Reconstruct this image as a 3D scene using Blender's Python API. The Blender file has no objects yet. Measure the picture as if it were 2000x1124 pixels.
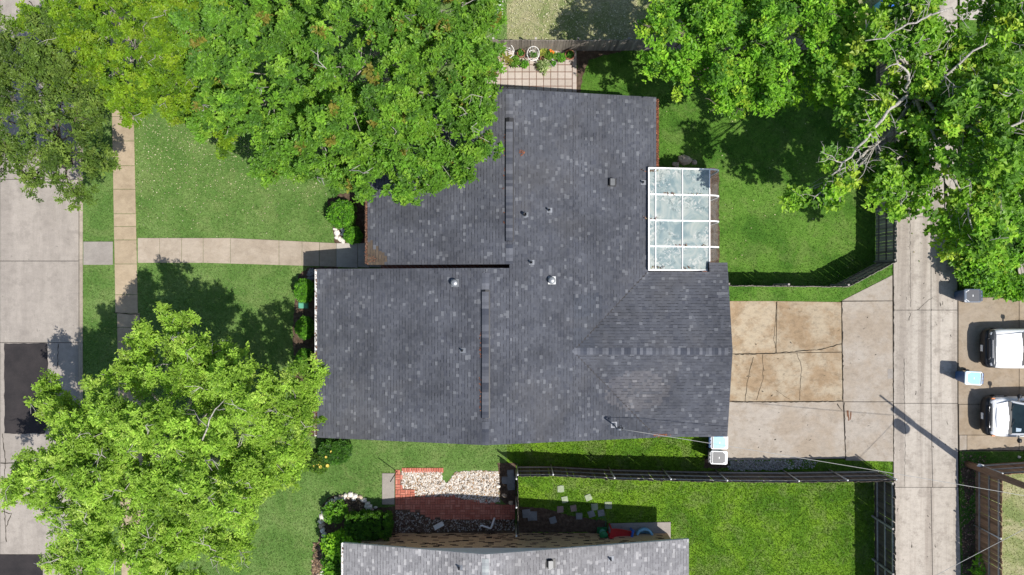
import bpy, math, random
import numpy as np
from mathutils import Vector, Matrix

S = bpy.context.scene
COL = S.collection
R = math.radians

# ---------------------------------------------------------------- camera, sky, sun, exposure
CAM_H = 35.0
FPX = 2000 * 24.0 / 36.0            # focal length in photo pixels
cam = bpy.data.cameras.new('camera')
cam.sensor_width = 36.0
cam.lens = 24.0
cam.clip_start = 0.5
cam.clip_end = 1500
camo = bpy.data.objects.new('camera', cam)
COL.objects.link(camo)
camo.location = (0, 0, CAM_H)
camo.rotation_euler = (0, 0, 0)
S.camera = camo

TO_SUN = Vector((0.52, -0.38, 1.0)).normalized()
w = bpy.data.worlds.new('World')
S.world = w
w.use_nodes = True
nt = w.node_tree
bg = nt.nodes['Background']
sky = nt.nodes.new('ShaderNodeTexSky')
sky.sky_type = 'NISHITA'
sky.sun_disc = False
sky.sun_elevation = math.asin(TO_SUN.z)
sky.sun_rotation = math.atan2(TO_SUN.x, TO_SUN.y)
nt.links.new(sky.outputs[0], bg.inputs[0])
bg.inputs[1].default_value = 0.112
sun = bpy.data.lights.new('sun', 'SUN')
sun.energy = 4.5
sun.angle = R(0.5)
sun.color = (1.0, 0.955, 0.89)
suno = bpy.data.objects.new('sun', sun)
COL.objects.link(suno)
suno.rotation_euler = TO_SUN.to_track_quat('Z', 'Y').to_euler()
suno.location = (20, -15, 40)
S.view_settings.view_transform = 'Standard'
S.view_settings.look = 'None'
S.view_settings.gamma = 1.0
S.view_settings.use_curve_mapping = False
S.view_settings.exposure = 0.45

random.seed(7)
RNG = np.random.default_rng(7)


# ---------------------------------------------------------------- helpers
def P(px, py, z=0.0):
    """photo pixel on the horizontal plane at height z -> world point"""
    k = (CAM_H - z) / FPX
    return Vector(((px - 1000) * k, -(py - 562) * k, z))


def P2(px, py, z=0.0):
    v = P(px, py, z)
    return (v.x, v.y)


def tag(o, label=None, cat=None, group=None, kind=None):
    if label: o['label'] = label
    if cat: o['category'] = cat
    if group: o['group'] = group
    if kind: o['kind'] = kind
    return o


def empty(name, loc=(0, 0, 0), label=None, cat=None, group=None):
    o = bpy.data.objects.new(name, None)
    o.empty_display_size = 0.2
    COL.objects.link(o)
    o.location = loc
    return tag(o, label, cat, group)


ROOT = {}


def root_loc(o):
    v = Vector((0, 0, 0))
    while o is not None:
        v += o.location
        o = o.parent
    return v


def link(name, me, parent=None):
    o = bpy.data.objects.new(name, me)
    COL.objects.link(o)
    if parent is not None:
        o.parent = parent
    return o


class MB:
    def __init__(self):
        self.v = []; self.f = []; self.m = []; self.smooth = []

    def add(self, vs, fs, mi=0, sm=False):
        b = len(self.v)
        self.v += [tuple(x) for x in vs]
        for f in fs:
            self.f.append(tuple(i + b for i in f)); self.m.append(mi); self.smooth.append(sm)
        return self

    def box(self, c, s, rz=0.0, mi=0, tilt=None, bevel=0.0):
        sx, sy, sz = s[0] / 2, s[1] / 2, s[2] / 2
        if bevel > 0:
            b = bevel
            vs = []
            for (z, i) in ((-sz, 0), (sz - b, 0), (sz, b)):
                vs += [(-sx + i, -sy + i, z), (sx - i, -sy + i, z), (sx - i, sy - i, z), (-sx + i, sy - i, z)]
            fs = [(3, 2, 1, 0), (8, 9, 10, 11)]
            for l in (0, 4):
                for k in range(4):
                    fs.append((l + k, l + (k + 1) % 4, l + 4 + (k + 1) % 4, l + 4 + k))
        else:
            vs = [(-sx, -sy, -sz), (sx, -sy, -sz), (sx, sy, -sz), (-sx, sy, -sz),
                  (-sx, -sy, sz), (sx, -sy, sz), (sx, sy, sz), (-sx, sy, sz)]
            fs = [(3, 2, 1, 0), (4, 5, 6, 7), (0, 1, 5, 4), (1, 2, 6, 5), (2, 3, 7, 6), (3, 0, 4, 7)]
        M = Matrix.Rotation(rz, 3, 'Z')
        if tilt is not None: M = M @ tilt
        c = Vector(c)
        return self.add([M @ Vector(x) + c for x in vs], fs, mi)

    def prism(self, poly, z0, z1, mi=0, bevel=0.0):
        """poly: list of (x,y); z0<z1"""
        n = len(poly)
        a = sum(poly[i][0] * poly[(i + 1) % n][1] - poly[(i + 1) % n][0] * poly[i][1] for i in range(n))
        if a < 0: poly = poly[::-1]
        vs = [(x, y, z0) for x, y in poly] + [(x, y, z1) for x, y in poly]
        fs = [tuple(range(n - 1, -1, -1)), tuple(range(n, 2 * n))]
        for i in range(n): fs.append((i, (i + 1) % n, n + (i + 1) % n, n + i))
        return self.add(vs, fs, mi)

    def sheet(self, poly, z, mi=0):
        n = len(poly)
        a = sum(poly[i][0] * poly[(i + 1) % n][1] - poly[(i + 1) % n][0] * poly[i][1] for i in range(n))
        if a < 0: poly = poly[::-1]
        return self.add([(x, y, z) for x, y in poly], [tuple(range(n))], mi)

    def slab3(self, pts, t, mi=0):
        """3d polygon, extruded down by t"""
        n = len(pts)
        a = sum(pts[i][0] * pts[(i + 1) % n][1] - pts[(i + 1) % n][0] * pts[i][1] for i in range(n))
        if a < 0: pts = pts[::-1]
        vs = [tuple(p) for p in pts] + [(p[0], p[1], p[2] - t) for p in pts]
        fs = [tuple(range(n)), tuple(range(2 * n - 1, n - 1, -1))]
        for i in range(n): fs.append(((i + 1) % n, i, n + i, n + (i + 1) % n))
        return self.add(vs, fs, mi)

    def tube(self, pts, rad, n=8, mi=0, cap=True, sm=True):
        pts = [Vector(p) for p in pts]
        if not isinstance(rad, (list, tuple)): rad = [rad] * len(pts)
        up = Vector((0, 0, 1))
        vs = []
        prev = None
        for i, p in enumerate(pts):
            if i == 0: d = pts[1] - p
            elif i == len(pts) - 1: d = p - pts[i - 1]
            else: d = pts[i + 1] - pts[i - 1]
            d.normalize()
            if prev is None:
                a = d.cross(up) if abs(d.z) < 0.95 else d.cross(Vector((1, 0, 0)))
            else:
                a = prev - d * prev.dot(d)
            a.normalize(); prev = a
            b = d.cross(a)
            for k in range(n):
                t = 2 * math.pi * k / n
                vs.append(p + (a * math.cos(t) + b * math.sin(t)) * rad[i])
        fs = []
        for i in range(len(pts) - 1):
            for k in range(n):
                fs.append((i * n + k, i * n + (k + 1) % n, (i + 1) * n + (k + 1) % n, (i + 1) * n + k))
        self.add(vs, fs, mi, sm)
        if cap:
            b = len(self.v) - len(vs)
            self.f.append(tuple(b + k for k in range(n - 1, -1, -1))); self.m.append(mi); self.smooth.append(False)
            e = b + (len(pts) - 1) * n
            self.f.append(tuple(e + k for k in range(n))); self.m.append(mi); self.smooth.append(False)
        return self

    def lathe(self, prof, n=20, c=(0, 0, 0), mi=0, sm=True, closed=False):
        """prof: list of (r,z)"""
        vs = []
        for r, z in prof:
            for k in range(n):
                t = 2 * math.pi * k / n
                vs.append((c[0] + r * math.cos(t), c[1] + r * math.sin(t), c[2] + z))
        fs = []
        m = len(prof)
        for i in range(m - 1 + (1 if closed else 0)):
            j = (i + 1) % m
            for k in range(n):
                fs.append((i * n + k, i * n + (k + 1) % n, j * n + (k + 1) % n, j * n + k))
        return self.add(vs, fs, mi, sm)

    def build(self, name, mats, parent=None, loc=None):
        """parts are given in world coordinates unless loc is None and the parent sits at the origin"""
        if parent is not None:
            o0 = root_loc(parent)
        else:
            o0 = Vector((0, 0, 0)) if loc is None else Vector(loc)
        me = bpy.data.meshes.new(name)
        me.from_pydata([(x - o0.x, y - o0.y, z - o0.z) for x, y, z in self.v], [], self.f)
        if not isinstance(mats, (list, tuple)): mats = [mats]
        for m in mats: me.materials.append(m)
        me.polygons.foreach_set('material_index', self.m)
        me.polygons.foreach_set('use_smooth', self.smooth)
        me.update()
        o = link(name, me, parent)
        if parent is None and loc is not None: o.location = loc
        return o


def np_mesh(name, V, F, mat, parent=None, colors=None, loc=(0, 0, 0), mats=None, midx=None, smooth=False):
    """V (n,3), F (m,k) all faces with k corners; colors (n,3) -> point colour attribute 'tint'"""
    me = bpy.data.meshes.new(name)
    n, m, k = len(V), len(F), F.shape[1]
    me.vertices.add(n)
    V = V - np.array(loc)
    me.vertices.foreach_set('co', V.astype(np.float32).ravel())
    me.loops.add(m * k)
    me.loops.foreach_set('vertex_index', F.astype(np.int32).ravel())
    me.polygons.add(m)
    me.polygons.foreach_set('loop_start', (np.arange(m) * k).astype(np.int32))
    me.polygons.foreach_set('loop_total', np.full(m, k, dtype=np.int32))
    me.polygons.foreach_set('use_smooth', np.full(m, smooth, dtype=bool))
    me.update(calc_edges=True)
    me.validate()
    if colors is not None:
        at = me.attributes.new('tint', 'FLOAT_COLOR', 'POINT')
        c4 = np.ones((n, 4), dtype=np.float32); c4[:, :3] = colors
        at.data.foreach_set('color', c4.ravel())
    me.materials.append(mat)
    o = link(name, me, parent)
    return o


# ---------------------------------------------------------------- materials
class N:
    """tiny node-graph helper"""
    def __init__(self, name):
        self.mat = bpy.data.materials.new(name)
        self.mat.use_nodes = True
        self.t = self.mat.node_tree
        self.b = self.t.nodes['Principled BSDF']
        self.out = self.t.nodes['Material Output']
        self.pos = None

    def n(self, typ, **kw):
        x = self.t.nodes.new(typ)
        for k, v in kw.items(): setattr(x, k, v)
        return x

    def l(self, a, b): self.t.links.new(a, b)

    def coord(self):
        if self.pos is None: self.pos = self.n('ShaderNodeNewGeometry').outputs['Position']
        return self.pos

    def noise(self, scale, detail=4, rough=0.6, dist=0.0, vec=None, stretch=None):
        x = self.n('ShaderNodeTexNoise')
        x.inputs['Scale'].default_value = scale
        x.inputs['Detail'].default_value = detail
        x.inputs['Roughness'].default_value = rough
        x.inputs['Distortion'].default_value = dist
        v = vec or self.coord()
        if stretch:
            mp = self.n('ShaderNodeMapping'); mp.inputs['Scale'].default_value = stretch
            self.l(v, mp.inputs[0]); v = mp.outputs[0]
        self.l(v, x.inputs['Vector'])
        return x.outputs[0]

    def ramp(self, fac, stops):
        r = self.n('ShaderNodeValToRGB')
        e = r.color_ramp.elements
        while len(e) < len(stops): e.new(0.5)
        for i, (p, c) in enumerate(stops):
            e[i].position = p
            e[i].color = (*c, 1) if not isinstance(c, (int, float)) else (c, c, c, 1)
        self.l(fac, r.inputs[0])
        return r.outputs[0]

    def mix(self, fac, a, b, typ='MIX'):
        x = self.n('ShaderNodeMix', data_type='RGBA', blend_type=typ)
        for s, v in ((x.inputs[0], fac), (x.inputs[6], a), (x.inputs[7], b)):
            if isinstance(v, (int, float)): s.default_value = v
            elif isinstance(v, tuple): s.default_value = (*v, 1)
            else: self.l(v, s)
        return x.outputs[2]

    def bump(self, h, strength=0.3, dist=0.02):
        x = self.n('ShaderNodeBump')
        x.inputs['Strength'].default_value = strength
        x.inputs['Distance'].default_value = dist
        self.l(h, x.inputs['Height'])
        self.l(x.outputs[0], self.b.inputs['Normal'])

    def attr(self, name):
        return self.n('ShaderNodeAttribute', attribute_name=name).outputs['Color']

    def orand(self):
        return self.n('ShaderNodeObjectInfo').outputs['Random']

    def fin(self, color=None, rough=0.8, spec=0.3, metal=0.0):
        if color is not None:
            if isinstance(color, tuple): self.b.inputs['Base Color'].default_value = (*color, 1)
            else: self.l(color, self.b.inputs['Base Color'])
        if isinstance(rough, (int, float)): self.b.inputs['Roughness'].default_value = rough
        else: self.l(rough, self.b.inputs['Roughness'])
        self.b.inputs['Specular IOR Level'].default_value = spec
        self.b.inputs['Metallic'].default_value = metal
        return self.mat


def plain(name, c, rough=0.6, spec=0.4, metal=0.0, var=0.12, scale=6.0, bump=0.0):
    m = N(name)
    f = m.noise(scale, 5)
    lo = tuple(x * (1 - var) for x in c); hi = tuple(min(1, x * (1 + var)) for x in c)
    col = m.ramp(f, [(0.3, lo), (0.7, hi)])
    if bump: m.bump(m.noise(scale * 6, 4), bump, 0.01)
    return m.fin(col, rough, spec, metal)


def concrete(name, base, stain, amount=0.6, sscale=0.5, streak=None, dark=0.75):
    m = N(name)
    big = m.noise(sscale, 8, 0.68, 0.25, stretch=streak)
    c = m.mix(m.ramp(big, [(0.44, 0.0), (0.58, amount)]), base, stain)
    blot = m.noise(1.3, 8, 0.74, 0.2)
    c = m.mix(m.ramp(blot, [(0.52, 0.0), (0.62, amount * 0.7)]), c, tuple(x * 0.86 for x in stain))
    mid = m.noise(2.6, 7, 0.75, stretch=(1, 1.6, 1))
    c = m.mix(1.0, c, m.ramp(mid, [(0.36, dark), (0.5, 1.0), (0.64, 1.08)]), 'MULTIPLY')
    fine = m.noise(38, 3, 0.7)
    c = m.mix(1.0, c, m.ramp(fine, [(0.35, 0.86), (0.6, 1.05)]), 'MULTIPLY')
    c = m.mix(1.0, c, m.ramp(m.orand(), [(0, 0.92), (1, 1.06)]), 'MULTIPLY')
    spots = m.noise(6.5, 3, 0.5)
    c = m.mix(m.ramp(spots, [(0.68, 0.0), (0.73, 0.5)]), c, tuple(x * 0.45 for x in base))
    m.bump(fine, 0.25, 0.006)
    return m.fin(c, 0.88, 0.25)


M = {}
M['conc_street'] = concrete('concrete_street', (0.325, 0.290, 0.254), (0.268, 0.238, 0.208), 0.8, 0.45, (2.6, 0.35, 1), 0.93)
M['conc_walk'] = concrete('concrete_walk', (0.365, 0.290, 0.200), (0.300, 0.232, 0.155), 0.6, 0.9, None, 0.90)
M['conc_walk2'] = concrete('concrete_front_walk', (0.355, 0.298, 0.236), (0.298, 0.244, 0.186), 0.7, 0.8, None, 0.90)
M['conc_grey'] = concrete('concrete_grey', (0.285, 0.258, 0.230), (0.24, 0.215, 0.19), 0.5, 0.9, None, 0.92)
M['conc_pale'] = concrete('concrete_pale', (0.42, 0.385, 0.345), (0.37, 0.335, 0.295), 0.5, 0.9, None, 0.92)
M['conc_drive'] = concrete('concrete_drive', (0.345, 0.286, 0.205), (0.255, 0.178, 0.105), 0.85, 0.6, None, 0.74)
M['conc_apron'] = concrete('concrete_apron', (0.320, 0.284, 0.242), (0.262, 0.212, 0.158), 0.7, 0.35, None, 0.87)
M['conc_alley'] = concrete('concrete_alley', (0.375, 0.338, 0.292), (0.255, 0.222, 0.188), 0.85, 0.55, (2.4, 0.10, 1), 0.84)
M['conc_pad'] = concrete('concrete_pad', (0.305, 0.252, 0.192), (0.255, 0.195, 0.130), 0.7, 0.4, None, 0.87)
M['kerb'] = concrete('concrete_kerb', (0.335, 0.285, 0.225), (0.25, 0.21, 0.165), 0.6, 1.2, None, 0.87)

m = N('asphalt')
c = m.ramp(m.noise(1.2, 6, 0.7), [(0.3, (0.020, 0.018, 0.019)), (0.75, (0.040, 0.034, 0.034))])
sp = m.noise(60, 2, 0.6)
c = m.mix(m.ramp(sp, [(0.66, 0), (0.72, 0.5)]), c, (0.16, 0.14, 0.13))
m.bump(sp, 0.6, 0.01)
M['asphalt'] = m.fin(c, 0.9, 0.25)


def grass(name, dark, mid, light, dry, dryamt=0.4, pebble=0.0):
    m = N(name)
    a = m.noise(0.55, 6, 0.65, 0.6)
    b = m.noise(7, 6, 0.75)
    d = m.noise(30, 4, 0.75)
    c = m.ramp(a, [(0.40, dark), (0.50, mid), (0.60, light)])
    e = m.noise(0.85, 7, 0.72, 0.8)
    c = m.mix(m.ramp(e, [(0.50, 0.0), (0.60, dryamt)]), c, dry)
    c = m.mix(1.0, c, m.ramp(b, [(0.35, 0.72), (0.5, 1.0), (0.65, 1.22)]), 'MULTIPLY')
    c = m.mix(1.0, c, m.ramp(d, [(0.33, 0.52), (0.5, 1.0), (0.66, 1.45)]), 'MULTIPLY')
    m.bump(d, 0.9, 0.05)
    return m.fin(c, 0.95, 0.10)


M['grass_front'] = grass('grass_front', (0.085, 0.165, 0.036), (0.108, 0.190, 0.046), (0.130, 0.210, 0.058), (0.20, 0.24, 0.09), 0.28)
M['grass_back'] = grass('grass_back', (0.050, 0.125, 0.016), (0.075, 0.165, 0.022), (0.10, 0.20, 0.030), (0.15, 0.20, 0.06), 0.35)
M['grass_side'] = grass('grass_side', (0.066, 0.150, 0.014), (0.106, 0.210, 0.017), (0.140, 0.252, 0.020), (0.150, 0.195, 0.06), 0.6)
M['grass_dry'] = grass('grass_dry', (0.165, 0.205, 0.075), (0.225, 0.245, 0.105), (0.285, 0.285, 0.15), (0.36, 0.32, 0.20), 0.6)

m = N('soil')
c = m.ramp(m.noise(5, 6, 0.75), [(0.25, (0.040, 0.026, 0.018)), (0.5, (0.095, 0.065, 0.045)), (0.75, (0.19, 0.14, 0.10))])
c = m.mix(m.ramp(m.noise(26, 3), [(0.62, 0.0), (0.72, 0.6)]), c, (0.26, 0.20, 0.15))
m.bump(m.noise(20, 5, 0.7), 1.0, 0.06)
M['soil'] = m.fin(c, 0.97, 0.1)
M['joint'] = plain('joint_dirt', (0.030, 0.026, 0.020), 0.95, 0.1)

m = N('leaf')
tint = m.attr('tint')
m.b.inputs['Roughness'].default_value = 0.48
m.b.inputs['Specular IOR Level'].default_value = 0.30
m.l(tint, m.b.inputs['Base Color'])
tr = m.n('ShaderNodeBsdfTranslucent')
m.l(m.mix(1.0, tint, (1.5, 1.5, 0.5), 'MULTIPLY'), tr.inputs['Color'])
mx = m.n('ShaderNodeMixShader'); mx.inputs[0].default_value = 0.40
m.l(m.b.outputs[0], mx.inputs[1]); m.l(tr.outputs[0], mx.inputs[2]); m.l(mx.outputs[0], m.out.inputs[0])
M['leaf'] = m.mat

m = N('tint_matte')
c = m.mix(1.0, m.attr('tint'), m.ramp(m.noise(30, 4, 0.7), [(0.25, 0.8), (0.75, 1.18)]), 'MULTIPLY')
m.bump(m.noise(70, 3), 0.4, 0.006)
M['tint'] = m.fin(c, 0.92, 0.18)

m = N('bark_grey')
c = m.ramp(m.noise(7, 6, 0.7, 1.0), [(0.36, (0.20, 0.18, 0.155)), (0.6, (0.46, 0.43, 0.39))])
m.bump(m.noise(18, 5), 0.8, 0.03)
M['bark_pale'] = m.fin(c, 0.9, 0.2)
m = N('bark_brown')
c = m.ramp(m.noise(7, 6, 0.7, 1.0), [(0.3, (0.055, 0.042, 0.034)), (0.7, (0.19, 0.155, 0.13))])
m.bump(m.noise(18, 5), 0.8, 0.03)
M['bark'] = m.fin(c, 0.95, 0.15)


def shingle_mat(name):
    m = N(name)
    t = m.attr('tint')
    c = m.mix(1.0, t, m.ramp(m.noise(0.55, 5, 0.65), [(0.36, 0.78), (0.5, 1.0), (0.64, 1.16)]), 'MULTIPLY')
    g = m.noise(55, 2, 0.6)
    c = m.mix(1.0, c, m.ramp(g, [(0.25, 0.80), (0.75, 1.2)]), 'MULTIPLY')
    c = m.mix(m.ramp(m.noise(0.22, 4, 0.6, 0.5), [(0.54, 0.0), (0.66, 0.13)]), c, (0.130, 0.118, 0.104))
    m.bump(g, 0.5, 0.006)
    return m.fin(c, 0.93, 0.25)


M['shingle'] = shingle_mat('shingle')
M['roof_under'] = plain('roof_edge', (0.045, 0.042, 0.042), 0.9, 0.2)
M['white_trim'] = plain('white_trim', (0.72, 0.71, 0.69), 0.55, 0.4, var=0.06)
M['siding'] = plain('pale_siding', (0.62, 0.63, 0.63), 0.6, 0.3, var=0.05)
M['litter'] = plain('leaf_litter', (0.26, 0.085, 0.035), 0.95, 0.1, var=0.5, scale=25)
M['litter_brown'] = plain('leaf_litter_brown', (0.15, 0.075, 0.045), 0.95, 0.1, var=0.5, scale=25)


def brick_mat(name, a, b, mortar, scale):
    m = N(name)
    tc = m.n('ShaderNodeTexCoord')
    br = m.n('ShaderNodeTexBrick')
    br.inputs['Color1'].default_value = (*a, 1); br.inputs['Color2'].default_value = (*b, 1)
    br.inputs['Mortar'].default_value = (*mortar, 1)
    br.inputs['Scale'].default_value = scale
    br.inputs['Mortar Size'].default_value = 0.012
    br.inputs['Brick Width'].default_value = 0.22 * 1.0
    br.inputs['Row Height'].default_value = 0.075
    br.inputs['Bias'].default_value = -0.3
    # wall coordinates: along the wall and up
    sep = m.n('ShaderNodeSeparateXYZ'); m.l(m.coord(), sep.inputs[0])
    ad = m.n('ShaderNodeMath', operation='ADD'); m.l(sep.outputs[0], ad.inputs[0]); m.l(sep.outputs[1], ad.inputs[1])
    cb = m.n('ShaderNodeCombineXYZ'); m.l(ad.outputs[0], cb.inputs[0]); m.l(sep.outputs[2], cb.inputs[1])
    m.l(cb.outputs[0], br.inputs['Vector'])
    c = m.mix(1.0, br.outputs[0], m.ramp(m.noise(14, 4), [(0.3, 0.8), (0.7, 1.15)]), 'MULTIPLY')
    m.bump(br.outputs[1], -0.5, 0.01)
    return m.fin(c, 0.9, 0.2)


M['brick_red'] = brick_mat('brick_red', (0.22, 0.09, 0.06), (0.15, 0.065, 0.045), (0.30, 0.27, 0.24), 1.0)
M['brick_tan'] = brick_mat('brick_tan', (0.60, 0.39, 0.215), (0.53, 0.33, 0.18), (0.50, 0.36, 0.225), 1.0)
M['brick_dark'] = plain('brick_dark', (0.06, 0.038, 0.028), 0.9, 0.2)


def wood(name, a, b, stretch=(30, 30, 1.2)):
    m = N(name)
    oi = m.n('ShaderNodeObjectInfo')
    f = m.noise(1.0, 6, 0.7, 0.6, stretch=stretch)
    c = m.ramp(f, [(0.3, a), (0.7, b)])
    c = m.mix(1.0, c, m.ramp(oi.outputs['Random'], [(0, 0.68), (0.5, 1.0), (1, 1.32)]), 'MULTIPLY')
    m.bump(f, 0.5, 0.005)
    return m.fin(c, 0.92, 0.15)


M['wood_grey'] = wood('wood_grey', (0.085, 0.07, 0.056), (0.21, 0.18, 0.15))
M['wood_dark'] = wood('wood_dark', (0.05, 0.04, 0.032), (0.115, 0.095, 0.08))
M['wood_brown'] = wood('wood_brown', (0.15, 0.085, 0.05), (0.33, 0.21, 0.13))
M['wood_silver'] = wood('wood_silver', (0.17, 0.145, 0.12), (0.36, 0.32, 0.28))
M['wood_rail'] = wood('wood_rail', (0.26, 0.24, 0.215), (0.44, 0.41, 0.375), (3, 3, 3))
M['steel'] = plain('galvanised_steel', (0.50, 0.51, 0.52), 0.42, 0.5, 0.85, 0.1)
M['steel_post'] = plain('steel_post', (0.42, 0.42, 0.41), 0.5, 0.5, 0.4, 0.1)
M['flash'] = plain('lead_flashing', (0.17, 0.18, 0.20), 0.6, 0.4, 0.2, 0.15)
M['dome'] = plain('dull_aluminium', (0.30, 0.31, 0.32), 0.45, 0.5, 0.6, 0.12)
M['dark_metal'] = plain('dark_metal', (0.03, 0.03, 0.034), 0.5, 0.5, 0.3)
M['black'] = plain('black_plastic', (0.014, 0.014, 0.016), 0.5, 0.4)
M['grey_lid'] = plain('charcoal_plastic', (0.030, 0.034, 0.044), 0.42, 0.45, var=0.1)
M['cart_blue'] = plain('cart_blue', (0.022, 0.075, 0.20), 0.45, 0.45, var=0.15)
M['cart_navy'] = plain('cart_navy', (0.016, 0.045, 0.105), 0.45, 0.45, var=0.15)
M['cart_grey'] = plain('cart_grey', (0.10, 0.105, 0.11), 0.45, 0.45, var=0.15)
M['lid_cyan'] = plain('lid_sky_blue', (0.16, 0.50, 0.74), 0.38, 0.45, var=0.12)
M['lid_pale'] = plain('lid_pale_blue', (0.66, 0.78, 0.86), 0.38, 0.45, var=0.04)
M['white_plastic'] = plain('white_plastic', (0.78, 0.78, 0.77), 0.45, 0.4, var=0.05)
M['car_white'] = None
m = N('car_paint_white')
m.b.inputs['Coat Weight'].default_value = 0.7
m.b.inputs['Coat Roughness'].default_value = 0.05
c = m.ramp(m.noise(3, 5), [(0.3, (0.76, 0.765, 0.77)), (0.7, (0.80, 0.80, 0.80))])
M['car_white'] = m.fin(c, 0.35, 0.5)
m = N('car_glass')
c = m.ramp(m.noise(1.5, 4), [(0.3, (0.012, 0.022, 0.026)), (0.7, (0.03, 0.05, 0.055))])
M['car_glass'] = m.fin(c, 0.06, 0.6)
m = N('headlamp')
c = m.ramp(m.noise(9, 3), [(0.3, (0.45, 0.46, 0.47)), (0.7, (0.7, 0.71, 0.72))])
M['lamp'] = m.fin(c, 0.12, 0.6)
M['fascia'] = plain('grey_trim', (0.055, 0.06, 0.065), 0.35, 0.5, 0.2, 0.3, 14)
M['amber'] = plain('amber_lens', (0.55, 0.16, 0.02), 0.25, 0.5)
M['chrome'] = plain('chrome', (0.62, 0.63, 0.64), 0.2, 0.5, 0.9, 0.06)
M['tyre'] = plain('tyre', (0.018, 0.018, 0.018), 0.85, 0.2)
M['stone_white'] = plain('white_stone', (0.66, 0.62, 0.56), 0.9, 0.2, var=0.22, scale=4, bump=0.5)
M['stone_tan'] = plain('tan_stone', (0.46, 0.37, 0.28), 0.92, 0.2, var=0.25, scale=4, bump=0.5)
M['flag_grey'] = concrete('flagstone_grey', (0.23, 0.235, 0.235), (0.17, 0.175, 0.175), 0.5, 2.5)
M['flag_green'] = concrete('flagstone_pale', (0.29, 0.34, 0.23), (0.23, 0.27, 0.17), 0.5, 2.5)
M['flag_pink'] = concrete('flagstone_pink', (0.32, 0.23, 0.20), (0.26, 0.19, 0.16), 0.5, 2.5)
m = N('paver_red')
c = m.ramp(m.orand(), [(0, (0.40, 0.125, 0.085)), (0.5, (0.47, 0.165, 0.115)), (1, (0.54, 0.215, 0.155))])
c = m.mix(1.0, c, m.ramp(m.noise(18, 5, 0.7), [(0.25, 0.75), (0.75, 1.15)]), 'MULTIPLY')
m.bump(m.noise(60, 3), 0.3, 0.005)
M['paver_red'] = m.fin(c, 0.9, 0.2)
m = N('patio_tile')
c = m.ramp(m.orand(), [(0, (0.39, 0.335, 0.29)), (1, (0.46, 0.40, 0.35))])
c = m.mix(1.0, c, m.ramp(m.noise(9, 5, 0.7), [(0.25, 0.85), (0.75, 1.06)]), 'MULTIPLY')
m.bump(m.noise(50, 3), 0.3, 0.004)
M['patio_tile'] = m.fin(c, 0.85, 0.25)
M['patio_base'] = plain('patio_grout', (0.17, 0.10, 0.075), 0.95, 0.1, var=0.25, scale=8)
M['terracotta'] = plain('terracotta', (0.36, 0.15, 0.09), 0.85, 0.2, var=0.2)
M['pot_dark'] = plain('dark_pot', (0.05, 0.04, 0.035), 0.7, 0.3)
M['red_plastic'] = plain('red_plastic', (0.50, 0.025, 0.030), 0.4, 0.45, var=0.1)
M['blue_plastic'] = plain('blue_plastic', (0.03, 0.12, 0.50), 0.4, 0.45, var=0.1)
M['aqua_plastic'] = plain('aqua_plastic', (0.22, 0.45, 0.62), 0.45, 0.4, var=0.1)
M['green_plastic'] = plain('green_plastic', (0.015, 0.17, 0.055), 0.45, 0.4, var=0.15)
M['teal_plastic'] = plain('teal_plastic', (0.10, 0.33, 0.22), 0.5, 0.4, var=0.1)
M['cable'] = plain('cable_black', (0.03, 0.03, 0.03), 0.6, 0.3)
M['cable_pale'] = plain('cable_pale', (0.36, 0.35, 0.33), 0.5, 0.4)
M['wood_floor'] = plain('brown_floor', (0.11, 0.072, 0.042), 0.7, 0.3, var=.35, scale=3)
M['pole_wood'] = wood('pole_wood', (0.10, 0.062, 0.042), (0.20, 0.13, 0.09), (8, 8, 1))
M['ac'] = plain('ac_paint', (0.56, 0.60, 0.54), 0.5, 0.4, var=0.06)
M['cap_white'] = plain('post_cap', (0.70, 0.70, 0.68), 0.4, 0.4, var=0.05)

m = N('roof_glass')
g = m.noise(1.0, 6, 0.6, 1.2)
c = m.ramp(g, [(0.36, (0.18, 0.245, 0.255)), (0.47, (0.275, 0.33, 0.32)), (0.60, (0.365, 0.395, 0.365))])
d = m.noise(3.4, 7, 0.62, 2.2)  # mottling put into the colour in place of tree and sky reflections
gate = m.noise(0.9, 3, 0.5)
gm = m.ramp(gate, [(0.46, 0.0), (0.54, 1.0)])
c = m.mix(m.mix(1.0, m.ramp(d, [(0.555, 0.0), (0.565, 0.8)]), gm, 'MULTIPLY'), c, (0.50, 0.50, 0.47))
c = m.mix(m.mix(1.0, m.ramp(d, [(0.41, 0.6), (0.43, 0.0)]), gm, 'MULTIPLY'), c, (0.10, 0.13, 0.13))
m.fin(c, 0.14, 0.6)
trn = m.n('ShaderNodeBsdfTransparent')
trn.inputs[0].default_value = (0.80, 0.90, 0.90, 1)
mx = m.n('ShaderNodeMixShader'); mx.inputs[0].default_value = 0.16
m.l(m.b.outputs[0], mx.inputs[1]); m.l(trn.outputs[0], mx.inputs[2]); m.l(mx.outputs[0], m.out.inputs[0])
M['roof_glass'] = m.mat
m = N('clear_glass')
m.fin((0.30, 0.36, 0.36), 0.05, 0.6)
trn = m.n('ShaderNodeBsdfTransparent')
mx = m.n('ShaderNodeMixShader')
m.l(m.ramp(m.noise(4, 4), [(0.35, 0.94), (0.65, 0.84)]), mx.inputs[0])
m.l(m.b.outputs[0], mx.inputs[1]); m.l(trn.outputs[0], mx.inputs[2]); m.l(mx.outputs[0], m.out.inputs[0])
M['clear_glass'] = m.mat


# ---------------------------------------------------------------- ground, lawns, paving
def px_poly(pts, z=0.0):
    return [P2(x, y, z) for x, y in pts]


MB().sheet([(-260, -260), (260, -260), (260, 260), (-260, 260)], -0.16).build('ground', M['grass_dry'])
tag(bpy.data.objects['ground'], 'dry grass and earth stretching beyond the lots', None, kind='structure')

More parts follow.
